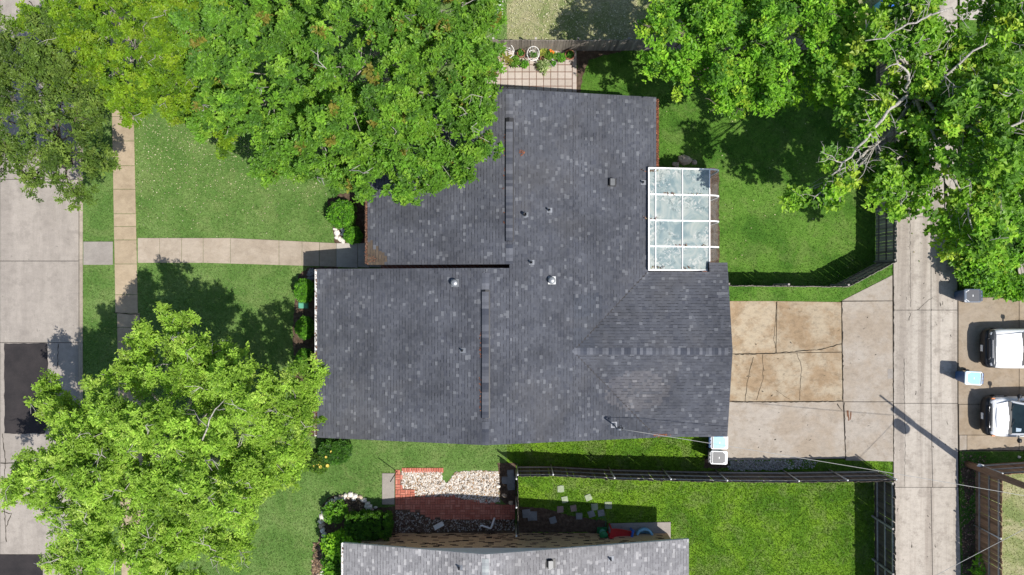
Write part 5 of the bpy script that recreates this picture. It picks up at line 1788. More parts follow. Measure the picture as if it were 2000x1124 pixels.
def tree(name, label, base, fork, tr, lobes, dens, nf, per, fl, leaf, pal, seed, bark='bark', twigs=10, twig_r=.035, up=.75, spread=.9, flat=.55, extra=None, sprigs=0, bough=(.42, .75), inner=.25, zmin=-.25, jit=.16, thin=0.0, cat='tree'):
    rng = np.random.default_rng(seed)
    base = Vector((base[0], base[1], 0)); fork = Vector(fork)
    e = empty(name, base, label, cat)
    C, A, W = lobe_points(lobes, rng, dens, jit, zmin, inner, bough)
    if thin > 0:
        ph = rng.uniform(0, 6.28, 4)
        s = np.sin(C[:, 0] * 1.7 + ph[0]) * np.sin(C[:, 1] * 1.9 + ph[1]) + .5 * np.sin(C[:, 0] * 3.7 + ph[2]) * np.sin(C[:, 1] * 3.3 + ph[3])
        k = s > (thin * 2 - 1.35)
        C, A = C[k], A[k]
    data = grow(C, A, rng, nf, per, fl, leaf, pal, up, None, spread, flat)
    leaf_mesh('crown', *data[:3], data[3], data[4], data[5], e)
    b = MB()
    b.tube([base + Vector((0, 0, -.05)), base.lerp(fork, .12), base.lerp(fork, .55) + Vector((.05, .03, 0)), fork], [tr * 1.35, tr * 1.05, tr * .92, tr * .85], 12)
    for c, r, rz in W:
        c2 = c - np.array([0, 0, rz * .2])
        pts = limb_pts(fork - Vector((0, 0, .15)), c2, rng, 6)
        k = tr * rng.uniform(.22, .40)
        b.tube(pts, [k * (1 - .8 * i / 6) for i in range(7)], 7)
        dist = np.linalg.norm(C - c, axis=1)
        idx = np.where(dist < r * 1.15)[0]
        if len(idx):
            for j in rng.choice(idx, min(twigs, len(idx)), replace=False):
                tp = limb_pts(pts[-1 - int(rng.integers(0, 3))], C[j] + A[j] * fl * .6, rng, 4, .15, .15)
                q = twig_r * rng.uniform(.6, 1.2)
                b.tube(tp, [q * (1 - .75 * i / 4) for i in range(5)], 5)
    if extra:
        for pl_, r0, r1 in extra:
            q = [P(*p) for p in pl_]
            n = len(q)
            rad = [r0 + (r1 - r0) * i / (n - 1) for i in range(n)]
            fine = [q[0]]; fr_ = [rad[0]]
            for i in range(n - 1):
                for t in (.33, .66, 1.0):
                    p = q[i].lerp(q[i + 1], t)
                    if t < 1: p = p + Vector(rng.normal(0, .05, 3))
                    fine.append(p); fr_.append((rad[i] + (rad[i + 1] - rad[i]) * t) * rng.uniform(.88, 1.12))
            b.tube(fine, fr_, 8)
            for i in range(1, len(fine) - 1):
                if rng.random() < .8:
                    d_ = (fine[i + 1] - fine[i - 1]).normalized()
                    sd = Vector((-d_.y, d_.x, 0)) * float(rng.choice([-1, 1]))
                    ln = float(rng.uniform(.35, 1.0))
                    m1 = fine[i] + (d_ * .45 + sd * .8 + Vector((0, 0, .25))) * ln * .5
                    m2 = m1 + (d_ * float(rng.uniform(.2, .9)) + sd * .6 + Vector((0, 0, .12))) * ln * .5
                    rr = max(.012, min(.03, fr_[i] * .35))
                    b.tube([fine[i], m1, m2], [rr, rr * .75, rr * .35], 5)
                    for _ in range(2):
                        m3 = m1.lerp(m2, float(rng.uniform(.2, .9)))
                        b.tube([m3, m3 + (d_ * float(rng.normal(.3, .5)) + sd * float(rng.normal(.2, .5)) + Vector((0, 0, .2))) * ln * .4], [rr * .5, rr * .25], 4)
    top = np.where(A[:, 2] > .45)[0]
    for j in rng.choice(top, min(sprigs, len(top)), replace=False):
        h = rng.uniform(0, 6.283)
        hd = np.array([math.cos(h), math.sin(h), rng.uniform(.1, .5)])
        st = C[j] + A[j] * .05 - hd * .3
        ln = rng.uniform(.5, 1.25)
        pts = limb_pts(st - np.array([0, 0, .3]), st + hd * ln + np.array([0, 0, .34]), rng, 5, .28, .3)
        q = rng.uniform(.017, .032)
        b.tube(pts, [q * (1 - .7 * i / 5) for i in range(6)], 5)
        for _ in range(2):
            k0 = np.array(pts[int(rng.integers(2, 5))])
            h2 = h + rng.choice([-1, 1]) * rng.uniform(.5, 1.0)
            e2 = k0 + np.array([math.cos(h2), math.sin(h2), .25]) * ln * .4
            b.tube([tuple(k0), tuple((k0 + e2) / 2 + rng.normal(0, .02, 3)), tuple(e2)], [q * .6, q * .45, q * .2], 4)
    b.build('trunk', M[bark], e)
    return e


G_OAK = [((0.062, 0.132, 0.024), 28), ((0.082, 0.170, 0.028), 30), ((0.108, 0.202, 0.032), 18), ((0.044, 0.100, 0.022), 14), ((0.135, 0.125, 0.036), 4), ((0.13, 0.22, 0.04), 8)]
tree('oak_tree', 'huge dense green tree with rusty new tips over the roof', P2(665, 205), (-7.9, 9.3, 3.0), .36,
     [(700, 130, 6.5, 3.4, 2.6), (520, 140, 6.0, 2.5, 2.1), (855, 135, 6.0, 2.5, 2.2), (620, 270, 5.4, 1.9, 1.7), (760, 305, 5.4, 1.85, 1.6), (875, 255, 5.4, 1.7, 1.5), (452, 215, 5.3, 1.2, 1.1),
      (930, 190, 5.3, 1.15, 1.1), (470, 30, 6.0, 2.3, 2.0), (650, -30, 6.5, 2.9, 2.3), (835, 0, 6.3, 2.7, 2.2), (925, 60, 5.8, 1.3, 1.3), (540, 300, 5.0, .95, .9), (690, 345, 5.0, .95, .9), (820, 350, 5.0, .9, .8), (900, 320, 5, .6, .6)],
     13.5, 7, 10, .28, (.145, .08), G_OAK, 11, 'bark_pale', 8, .03, jit=.12, inner=.24, bough=(.32, .6), sprigs=40)
G_YEL = [((0.092, 0.160, 0.014), 30), ((0.113, 0.182, 0.016), 30), ((0.072, 0.138, 0.013), 20), ((0.140, 0.200, 0.022), 12), ((0.048, 0.098, 0.012), 16)]
tree('elm_tree', 'yellow green tree with tiny leaves above the sidewalk', P2(345, 205), (-18.0, 10.2, 2.6), .24,
     [(255, 90, 4.9, 2.5, 1.7), (140, 85, 4.7, 1.5, 1.3), (340, 160, 4.7, 1.6, 1.3), (262, 185, 4.4, 1.1, 1.0), (385, 80, 5.0, 1.9, 1.5), (205, 5, 5.0, 2.2, 1.6), (330, 0, 5.0, 2.1, 1.6), (420, 225, 4.3, .9, .8), (160, 160, 4.5, 1.0, .9), (440, 270, 4.1, .5, .5), (100, 50, 4.6, 1.0, .8)],
     17.0, 7, 11, .28, (.115, .065), G_YEL, 12, 'bark_pale', 7, .022, jit=.10, inner=.3, bough=(.32, .6), sprigs=14)
G_OLV = [((0.058, 0.098, 0.026), 30), ((0.080, 0.125, 0.034), 30), ((0.105, 0.150, 0.046), 16), ((0.040, 0.070, 0.020), 24)]
tree('olive_green_tree', 'dull dark green tree overhanging the street at upper left', P2(128, 318), (-21.4, 6.9, 2.8), .25,
     [(60, 225, 5.8, 2.4, 1.8), (150, 265, 5.3, 1.3, 1.2), (38, 110, 5.8, 1.6, 1.4), (95, 325, 5.2, 1.25, 1.0), (178, 320, 4.8, .7, .6), (20, 325, 5.4, 1.2, .9), (120, 185, 5.3, 1.5, 1.2), (-60, 200, 6, 2.4, 1.8), (140, 375, 4.7, .55, .5), (60, 360, 4.9, .8, .5)],
     10.5, 6, 11, .34, (.125, .055), G_OLV, 13, 'bark', 10, .02, thin=.0, inner=.3, bough=(.35, .65))
G_LIM = [((0.165, 0.255, 0.055), 28), ((0.190, 0.282, 0.066), 26), ((0.130, 0.212, 0.040), 24), ((0.085, 0.150, 0.026), 18), ((0.225, 0.300, 0.090), 8)]
tree('lime_tree', 'bright lime green feathery tree spreading over the lawn and street', P2(330, 850), (-16.6, -6.9, 2.6), .33,
     [(330, 860, 6.9, 3.1, 2.2), (190, 900, 6.4, 2.3, 1.8), (470, 800, 6.4, 2.1, 1.7), (560, 765, 5.9, 1.2, 1.0), (555, 850, 5.9, 1.4, 1.1), (365, 690, 6.1, 1.25, 1.0), (262, 725, 6.1, 1.1, 1.0), (135, 800, 4.0, 0.9, 0.7), (85, 960, 5.9, 1.3, 1.0), (250, 1015, 6.4, 2.2, 1.7), (415, 985, 6.2, 2.1, 1.6), (515, 925, 5.9, 1.2, 1.0), (330, 1105, 5.9, 1.8, 1.3), (160, 1070, 5.9, 1.4, 1.1), (450, 700, 5.9, 0.85, 0.8), (345, 640, 5.8, 0.6, 0.6), (100, 760, 3.8, 0.55, 0.4), (40, 950, 4.2, 0.7, 0.5), (290, 665, 5.7, 0.5, 0.5), (600, 810, 5.6, 0.6, 0.6), (440, 1070, 5.7, 0.8, 0.7)],
     10.5, 8, 17, .36, (.115, .052), G_LIM, 14, 'bark_pale', 9, .024, spread=.95, flat=.4, jit=.24, thin=.0, inner=.28, bough=(.5, .9), up=1.1, sprigs=90,
     extra=[([(175, 945, 6.6), (195, 935, 7.3), (225, 915, 7.3), (250, 905, 7.0)], .10, .05), ([(395, 860, 8.4), (420, 800, 8.4), (440, 780, 8.2)], .03, .01)])
G_BRT = [((0.085, 0.185, 0.024), 26), ((0.110, 0.225, 0.028), 26), ((0.150, 0.265, 0.036), 16), ((0.050, 0.120, 0.022), 24), ((0.20, 0.29, 0.045), 7)]
tree('ash_tree', 'fresh green tree in the upper yard right of the patio', P2(1440, 170), (10.6, 11.0, 2.4), .26,
     [(1330, 80, 5.5, 1.75, 1.5), (1430, 115, 5.5, 1.8, 1.5), (1300, 20, 5.3, 1.2, 1.1), (1420, 10, 5.5, 1.9, 1.5), (1530, 60, 5.5, 2.0, 1.6), (1495, 150, 5.0, 1.3, 1.1), (1405, 185, 4.8, .85, .8), (1610, 100, 5.2, 1.6, 1.3), (1325, 150, 5.0, .9, .8), (1590, 0, 5.5, 1.9, 1.5), (1640, 175, 4.8, .9, .8), (1435, 215, 4.5, .35, .3), (1545, 185, 4.7, .7, .6)],
     9.5, 7, 9, .34, (.155, .085), G_BRT, 15, 'bark', 8, .022, thin=.0, jit=.22, inner=.3, bough=(.4, .75), sprigs=25)
G_SYC = [((0.090, 0.180, 0.026), 26), ((0.115, 0.220, 0.032), 28), ((0.155, 0.255, 0.040), 18), ((0.054, 0.120, 0.022), 20), ((0.20, 0.26, 0.05), 6)]
tree('sycamore_tree', 'sparse tall tree with bare pale limbs over the alley fence', P2(1668, 262), (18.2, 8.6, 5.0), .24,
     [(1880, 300, 8.0, 2.1, 1.7), (1760, 100, 7.2, 1.5, 1.2), (1955, 200, 7.8, 1.7, 1.4), (1640, 345, 7.2, 0.75, 0.5), (1580, 395, 6.8, 0.62, 0.4), (1700, 250, 7.4, 0.9, 0.7), (1905, 420, 6.8, 1.35, 1.1), (1850, 455, 6.2, 0.8, 0.6), (1985, 370, 7.4, 1.6, 1.3), (1800, 360, 6.8, 1.1, 0.9), (1945, 60, 7.4, 1.6, 1.3), (1850, 175, 7.4, 0.9, 0.8), (1780, 15, 7.2, 1.2, 1.0), (1695, 60, 6.7, 1.0, 0.9), (2060, 280, 7.8, 2.0, 1.6), (1650, 175, 6.4, 0.9, 0.7), (1740, 380, 7.0, 0.8, 0.6), (1690, 345, 6.0, 0.6, 0.4), (1800, 250, 5.8, 1.2, 0.8), (1835, 90, 6.2, 1.1, 0.8), (1800, 170, 5.6, 1.1, 0.7), (1745, 320, 6.4, 1.0, 0.6), (1760, 210, 5.4, 0.9, 0.6), (1850, 230, 6.6, 1.2, 0.9)],
     8.0, 6, 8, .40, (.19, .13), G_SYC, 16, 'bark_pale', 12, .026, thin=.05, inner=.34, bough=(.4, .75), zmin=-.5, sprigs=90,
     extra=[([(1790, 190, 6.9), (1770, 188, 7.5), (1735, 215, 7.9), (1690, 275, 7.9), (1645, 318, 7.6), (1610, 365, 7.3), (1588, 392, 7.1)], 0.094, 0.014),
            ([(1772, 188, 7.3), (1776, 160, 8.1), (1772, 140, 8.7), (1752, 125, 9.1), (1728, 136, 9.1)], 0.072, 0.018), ([(1645, 318, 7.6), (1625, 305, 7.7), (1602, 296, 7.7)], 0.025, 0.007),
            ([(1700, 260, 7.9), (1715, 285, 8.0), (1720, 302, 8.0)], 0.022, 0.007), ([(1672, 288, 7.9), (1685, 312, 8.0), (1700, 318, 8.0)], 0.022, 0.007), ([(1650, 315, 7.7), (1653, 338, 7.8)], 0.018, 0.007),
            ([(1690, 80, 8.1), (1740, 64, 8.4), (1790, 45, 8.6), (1818, 28, 8.7)], 0.022, 0.043), ([(1790, 190, 6.9), (1830, 170, 7.5), (1900, 100, 8.1), (1960, 60, 8.3)], 0.079, 0.022),
            ([(1790, 192, 6.9), (1850, 230, 7.6), (1935, 272, 8.9), (1970, 252, 9.2), (2000, 235, 9.3)], 0.086, 0.043), ([(1790, 195, 6.7), (1830, 280, 7.5), (1880, 380, 7.7), (1900, 450, 7.5)], 0.072, 0.022),
            ([(1818, 30, 8.7), (1860, 15, 8.7), (1880, 40, 8.6), (1900, 20, 8.5)], 0.036, 0.014), ([(1840, 150, 8.3), (1862, 165, 8.5), (1880, 175, 8.5)], 0.022, 0.007)])


def shrub(name, label, px, py, z, r, rz, leaf, pal, seed, nclump=160, per=9, core=True, cat='shrub', group=None, stem=True, sq=None):
    rng = np.random.default_rng(seed)
    c = np.array(P(px, py, z))
    e = empty(name, (c[0], c[1], 0), label, cat, group)
    d = unit(rng.normal(0, 1, (nclump, 3))); d[:, 2] = np.where(d[:, 2] < -.3, -d[:, 2], d[:, 2])
    if sq:
        dd = d / np.max(np.abs(d), axis=1)[:, None]
        d2 = d * (1 - sq) + dd * sq
    else: d2 = d
    rr = np.array([r, r, rz]) if not isinstance(r, tuple) else np.array([r[0], r[1], rz])
    C = c + d2 * rr * rng.uniform(.86, 1.0, (nclump, 1))
    dat = grow(C, d, rng, 4, per, leaf[0] * 1.6, leaf, pal, .5)
    f = leaf_mesh('foliage', *dat[:3], dat[3], dat[4], dat[5], e)
    b = MB()
    for k in range(5):
        t = k * 1.256
        b.tube([(c[0] + .03 * math.cos(t), c[1] + .03 * math.sin(t), -.02), (c[0] + rr[0] * .5 * math.cos(t), c[1] + rr[1] * .5 * math.sin(t), c[2] + rz * .3)], [.025, .01], 5)
    b.build('stem', M['bark'], e)
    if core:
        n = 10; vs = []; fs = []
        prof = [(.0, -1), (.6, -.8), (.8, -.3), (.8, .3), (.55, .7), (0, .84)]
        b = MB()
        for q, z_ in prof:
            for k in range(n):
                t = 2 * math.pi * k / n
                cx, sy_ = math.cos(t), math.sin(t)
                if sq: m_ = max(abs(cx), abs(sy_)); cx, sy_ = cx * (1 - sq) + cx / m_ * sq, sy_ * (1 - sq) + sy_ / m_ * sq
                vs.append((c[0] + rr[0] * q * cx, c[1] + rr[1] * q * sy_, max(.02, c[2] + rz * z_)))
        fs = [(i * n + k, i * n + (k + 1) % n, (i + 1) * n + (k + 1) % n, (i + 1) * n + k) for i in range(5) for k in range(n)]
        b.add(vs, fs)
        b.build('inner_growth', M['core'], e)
    return e


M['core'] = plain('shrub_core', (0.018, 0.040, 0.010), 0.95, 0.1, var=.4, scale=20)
G_BOX = [((0.055, 0.15, 0.018), 30), ((0.080, 0.20, 0.022), 25), ((0.035, 0.10, 0.014), 25), ((0.12, 0.25, 0.035), 8)]
shrub('shrub', 'large round clipped shrub at the lawn edge near white rocks', 668, 419, .55, .66, .55, (.075, .045), G_BOX, 21, 260)
shrub('shrub', 'small round clipped shrub between the white rocks and the house', 690, 459, .45, .40, .45, (.07, .04), G_BOX, 22, 150)
shrub('shrub', 'clipped shrub at the top of the front bed, above the green lid', 595, 568, .5, (.42, .55), .5, (.07, .04), G_BOX, 23, 200)
shrub('shrub', 'middle clipped shrub of the front bed, below the green lid', 597, 641, .5, (.40, .50), .5, (.07, .04), G_BOX, 24, 190)
shrub('shrub', 'lowest clipped shrub of the front bed beside the lime tree', 596, 706, .5, (.42, .55), .5, (.07, .04), G_BOX, 25, 200)
shrub('shrub', 'dark leafy shrub at the lower house corner with yellow blooms', 655, 880, .45, (.75, .60), .5, (.09, .05), [((0.030, 0.085, 0.016), 30), ((0.050, 0.12, 0.022), 30), ((0.022, 0.06, 0.014), 25)], 26, 240)
shrub('shrub', 'low olive shrub under the lime tree edge with yellow blooms', 622, 905, .3, (.55, .42), .35, (.08, .045), [((0.05, 0.10, 0.02), 30), ((0.07, 0.13, 0.025), 30), ((0.03, 0.07, 0.014), 20)], 27, 170)
shrub('hedge', 'dark clipped boxy hedge against the neighbouring wall', 722, 1024, .75, (1.12, .62), .6, (.06, .035), [((0.035, 0.095, 0.010), 30), ((0.055, 0.13, 0.012), 25), ((0.025, 0.07, 0.01), 25)], 28, 560, 9, True, 'hedge', sq=.8)
shrub('shrub', 'bright broad leaved shrub at the corner of the grey roof', 668, 1062, .9, (.85, .55), .5, (.17, .11), [((0.12, 0.25, 0.025), 30), ((0.16, 0.29, 0.03), 20), ((0.07, 0.16, 0.02), 20)], 29, 95, 4, False)
shrub('shrub', 'leafy shrub below the bright one along the grey roof eave', 655, 1100, .7, (.45, .75), .55, (.15, .09), [((0.09, 0.20, 0.02), 30), ((0.05, 0.13, 0.02), 30), ((0.03, 0.08, 0.014), 20)], 30, 110, 4, True)
shrub('shrub', 'loose shrub inside the top of the stone edging', 655, 1000, .45, (.55, .45), .4, (.12, .08), [((0.08, 0.18, 0.02), 30), ((0.05, 0.12, 0.02), 30)], 31, 60, 4, False)
shrub('shrub', 'spindly young plant beside the brown fence at the lower right', 1912, 1105, .4, (.42, .5), .4, (.11, .07), [((0.12, 0.25, 0.03), 30), ((0.08, 0.19, 0.025), 20)], 32, 36, 4, False)
for i, (px, py, z, r, rz, lab) in enumerate([(1905, 505, .8, (1.1, 1.2), .8, 'mound of broad leaved vines just above the navy cart'), (1955, 470, 1.1, (1.4, 1.4), 1.0, 'tall mound of broad leaved vines under the tree edge'),
                                            (1930, 545, .4, (1.2, .7), .4, 'low green vines spilling toward the parking pad'), (1990, 560, .25, (1.2, .5), .28, 'low green growth at the right edge of the pad')]):
    shrub('vine_thicket', lab, px, py, z, r, rz, (.16, .115), [((0.085, 0.19, 0.024), 30), ((0.12, 0.24, 0.03), 24), ((0.05, 0.12, 0.02), 26), ((0.19, 0.27, 0.05), 6)], 40 + i, 190, 5, True, 'vines')

# yellow flowers: one flower head each
fm = plain('yellow_petal', (0.55, 0.42, 0.07), .6, .3, var=.15)
fo = plain('orange_petal', (0.85, 0.16, 0.015), .6, .3, var=.2)


def bloom(c, r, mat, parent, n=7):
    b = MB()
    for k in range(n):
        t = 2 * math.pi * k / n
        d_ = Vector((math.cos(t), math.sin(t), .35)); s = Vector((-math.sin(t), math.cos(t), 0))
        c_v = Vector(c)
        b.add([c_v, c_v + d_ * r * .6 + s * r * .4, c_v + d_ * r, c_v + d_ * r * .6 - s * r * .4], [(0, 1, 2, 3)])
    return b.build('flower_head', mat, parent)


yf = [o for o in bpy.data.objects if o.get('label', '').startswith('low olive shrub')][0]
yf2 = [o for o in bpy.data.objects if o.get('label', '').startswith('dark leafy shrub at the lower house')][0]
for (x, y, rr_) in ((621, 907, .10), (626, 912, .12), (640, 910, .13), (613, 911, .07), (624, 903, .08)): bloom(P(x, y, .66), rr_ * .75, fm, yf)
for (x, y, rr_) in ((648, 883, .12), (637, 893, .09), (652, 879, .07)): bloom(P(x, y, .95), rr_ * .75, fm, yf2)

# ---------------------------------------------------------------- things on the patio
def pot(px, py, r, h, mat, label, pal, seed, plant_r, leaf=(.08, .045), n=26, flower=None, name='potted_plant'):
    v = P(px, py, h)
    e = empty(name, (v.x, v.y, .045), label, 'potted plant', 'pots on the tiled patio')
    b = MB().lathe([(0, .045), (r * .68, .045), (r * .95, h - .06), (r * 1.08, h - .06), (r * 1.08, h), (r * .92, h), (r * .9, h - .05)], 20, (v.x, v.y, 0))
    b.build('pot', mat, e)
    MB().lathe([(r * .9, h - .05), (r * .5, h - .035), (0, h - .03)], 16, (v.x, v.y, 0)).build('potting_soil', M['soil'], e)
    if n:
        rng = np.random.default_rng(seed)
        d = unit(rng.normal(0, 1, (n, 3))); d[:, 2] = np.abs(d[:, 2])
        plant_r = plant_r * .72
        C = np.array([v.x, v.y, h]) + d * plant_r * np.array([.75, .75, .7]) * rng.uniform(.5, 1, (n, 1))
        dat = grow(C, d, rng, 3, 5, leaf[0] * 1.3, leaf, pal, .6)
        leaf_mesh('foliage', *dat[:3], dat[3], dat[4], dat[5], e)
    if flower:
        for k in range(9): bloom((v.x + flower[0] + random.uniform(-.09, .09), v.y + flower[1] + random.uniform(-.08, .08), h + plant_r * .8 + random.uniform(0, .06)), .05, fo, e, 6)
    return e


GP = [((0.06, 0.16, 0.03), 30), ((0.09, 0.21, 0.035), 30), ((0.04, 0.11, 0.03), 20)]
GL = [((0.17, 0.22, 0.16), 30), ((0.24, 0.28, 0.24), 20), ((0.10, 0.16, 0.07), 20)]
GR = [((0.08, 0.16, 0.035), 30), ((0.11, 0.19, 0.045), 20), ((0.05, 0.11, 0.02), 20)]
pot(1018, 104, .19, .34, M['terracotta'], 'terracotta pot with sparse plant between the two white chairs', GP, 51, .16, n=12)
pot(1075, 108, .22, .36, M['white_plastic'], 'leafy pot with orange blossom by the fence', GR, 52, .30, (.10, .06), 34, (.06, .10))
pot(1113, 107, .24, .40, M['terracotta'], 'big terracotta pot in the patio corner', GP, 53, .17, n=18)
pot(1060, 113, .13, .24, M['terracotta'], 'small empty terracotta pot beside a white chair', GP, 54, .1, n=0)
pot(1096, 113, .2, .30, M['pot_dark'], 'dense dark green potted bush near the corner pot', GP, 55, .30, (.08, .05), 44)
pot(1081, 124, .15, .26, M['steel_post'], 'small metal rimmed pot standing forward on the tiles', GP, 56, .09, n=8)
pot(1062, 130, .13, .22, M['pot_dark'], 'pale variegated spiky plant in a pot on the tiles', GL, 57, .28, (.16, .05), 26)
pot(1025, 126, .14, .24, M['terracotta'], 'small green potted plant left of the spiky one', GP, 58, .20, (.09, .06), 30)
pot(1005, 121, .17, .26, M['terracotta'], 'large trailing potted plant below the left chair', GR, 59, .34, (.10, .07), 44)
pot(1061, 103, .12, .26, M['pot_dark'], 'pale wispy potted plant against the fence', [((0.30, 0.30, 0.14), 1), ((0.22, 0.27, 0.10), 1)], 60, .2, (.12, .03), 16)


def chair(px, py, rz, label):
    v = P(px, py, .45)
    e = empty('patio_chair', (v.x, v.y, .045), label, 'chair', 'white patio chairs')
    o0 = Vector((v.x, v.y, .045))
    def put(b, name, par=None):
        b.v = [(x + o0.x, y + o0.y, z + o0.z) for x, y, z in b.v]
        return b.build(name, M['white_plastic'], par or e)
    b = MB()
    ring = [(math.cos(t) * .27, math.sin(t) * .27, .43) for t in np.linspace(0, 2 * math.pi, 25)]
    b.tube(ring, .018, 6, 0, False)
    for k in range(5):
        y = -.18 + .09 * k; x = math.sqrt(.27 ** 2 - y * y)
        b.tube([(-x, y, .43), (x, y, .43)], .01, 5)
    put(b, 'seat')
    b = MB()
    arc = [(math.cos(t) * .31, math.sin(t) * .31, .66 + .20 * max(0, math.sin(t))) for t in np.linspace(-.5, math.pi + .5, 20)]
    b.tube(arc, .015, 6)
    for t in np.linspace(.15, math.pi - .15, 8):
        b.tube([(math.cos(t) * .26, math.sin(t) * .26, .43), (math.cos(t) * .29, math.sin(t) * .29, .55), (math.cos(t) * .31, math.sin(t) * .31, .66 + .20 * math.sin(t))], .010, 5)
    put(b, 'backrest')
    for s in (-1, 1):
        for q in (-1, 1):
            put(MB().tube([(s * .19, q * .19, .43), (s * .23, q * .23, .2), (s * .26, q * .26, 0)], .014, 6), 'leg')
    e.rotation_euler = (0, 0, rz)
    return e


chair(992, 104, R(20), 'white openwork chair half under the tree foliage')
chair(1041, 109, R(-8), 'white openwork chair holding a plant against the fence')
pot_e = pot(1042, 107, .14, .30, M['steel_post'], 'grey pot with small plant on the white chair', [((0.10, 0.15, 0.10), 1), ((0.05, 0.13, 0.03), 1)], 61, .16, (.08, .04), 14, name='potted_plant')
v = P(1042, 107, .75); pot_e.location = (v.x, v.y, .045 + .43)

# ---------------------------------------------------------------- odds and ends
# neighbour's air conditioner
v = P(962, 2, .75)
ac = empty('air_conditioner', (v.x, v.y, 0), 'pale green air conditioner at the top edge by the tree', 'air conditioner')
MB().box((v.x, v.y, .40), (.86, .86, .70), 0, 0, None, .04).build('cabinet', M['ac'], ac)
MB().lathe([(.34, .752), (.34, .77), (.31, .775), (.31, .753)], 22, (v.x, v.y, 0)).build('fan_ring', M['dark_metal'], ac)
b = MB()
for k in range(4): b.box((v.x + .14 * math.cos(k * 1.57), v.y + .14 * math.sin(k * 1.57), .765), (.26, .12, .008), k * 1.57)
b.build('fan_blade', M['dark_metal'], ac)
MB().box((v.x, v.y, .03), (1.05, 1.05, .06)).build('pad', M['conc_pale'], ac)
# storage bench glimpsed top right
v = P(1738, 8, .9)
e = empty('blue_tarp_box', (v.x, v.y, 0), 'bright blue box glimpsed through leaves at the top', 'box')
MB().box((v.x, v.y, .45), (.7, .6, .86), .2, 0, None, .05).build('box_body', M['lid_cyan'], e)
MB().box((v.x, v.y, .905), (.76, .66, .05), .2, 0, None, .02).build('box_lid', M['blue_plastic'], e)
# bench scrap at right edge
v = P(1990, 533, .4)
e = empty('wooden_bench', (v.x, v.y, 0), 'weathered wooden bench among the vines at the right edge', 'bench')
for k in range(3): MB().box((v.x + k * .16, v.y, .45), (.13, 1.4, .04), .2).build('seat_plank', M['wood_silver'], e)
for s in (-.5, .5): MB().box((v.x + .16 - s * .2, v.y + s, .22), (.4, .06, .43), .2).build('leg', M['wood_silver'], e)
# green valve lid in front bed
v = P(592, 597, .1)
e = empty('valve_box', (v.x, v.y, 0), 'pale green utility box lid in the front bed', 'valve box')
MB().box((v.x, v.y, .05), (.50, .30, .10), 0, 0, None, .02).build('box_body', M['teal_plastic'], e)
MB().box((v.x, v.y, .104), (.42, .22, .012), 0, 0, None, .004).build('box_lid', M['teal_plastic'], e)
# splash block, bent downspout
v = P(857, 1026)
b = MB().box((v.x, v.y, .07), (.52, .20, .03), R(28))
for s in (-1, 1):
    b.box((v.x - s * .10 * math.sin(R(28)), v.y + s * .10 * math.cos(R(28)), .09), (.52, .03, .08), R(28))
o = b.build('splash_block', M['white_trim'], None, (v.x, v.y, 0)); tag(o, 'pale concrete splash block in the shaded bed', 'splash block')
pts = [P(937, 1030, .06), P(939, 1027.5, .10), P(942, 1027, .10), P(957, 1032.6, .09), P(959, 1032, .09), P(966, 1012, .09)]
o = MB().tube(pts, .05, 8).build('drain_pipe', M['white_plastic'], None, tuple(P(950, 1030))); tag(o, 'white bent drain pipe lying in the shaded bed', 'pipe')
# children's slide: red chute with sides, blue ladder end
v0 = P(1192, 1046, .0); 
e = empty('toy_slide', P(1215, 1046), 'red plastic toy slide with blue end beside the wall', 'toy slide')
A0, A1 = P(1192, 1041, .75), P(1232, 1047, .45)
d = (A1 - A0); L = d.length; d.normalize(); s = Vector((-d.y, d.x, 0)).normalized()
b = MB(); vs = []
for i in range(7):
    t = i / 6
    p = A0.lerp(A1, t); p.z -= .12 * math.sin(math.pi * t)
    for off, dz in ((-.27, .14), (-.23, .14), (-.21, 0), (.21, 0), (.23, .14), (.27, .14)):
        q = p + s * off; vs.append((q.x, q.y, q.z + dz))
b.add(vs, [(i * 6 + k, i * 6 + 6 + k, i * 6 + 7 + k, i * 6 + k + 1) for i in range(6) for k in range(5)])
b.build('chute', M['red_plastic'], e)
b = MB()
for off in (-.25, .25):
    q = A1 + s * off; b.box((q.x, q.y, .32), (.07, .05, .56))
b.box((A1.x + .04, A1.y, .50), (.10, .62, .22), math.atan2(s.y, s.x) - math.pi / 2, 0, None, .03)
b.build('end_panel', M['blue_plastic'], e)
b = MB()
for off in (-.2, .2):
    q = A0 + s * off; b.box((q.x, q.y, .38), (.06, .06, .68))
b.build('support', M['red_plastic'], e)
v = P(1259, 1050, .3)
b = MB().lathe([(.40, .06), (.45, .10), (.47, .30), (.44, .36), (.36, .36), (.33, .30), (.33, .10), (0, .09)], 28, (v.x, v.y, 0))
o = b.build('paddling_tub', M['aqua_plastic'], None, (v.x, v.y, 0)); tag(o, 'round pale blue plastic tub on the slab by the wall', 'tub')
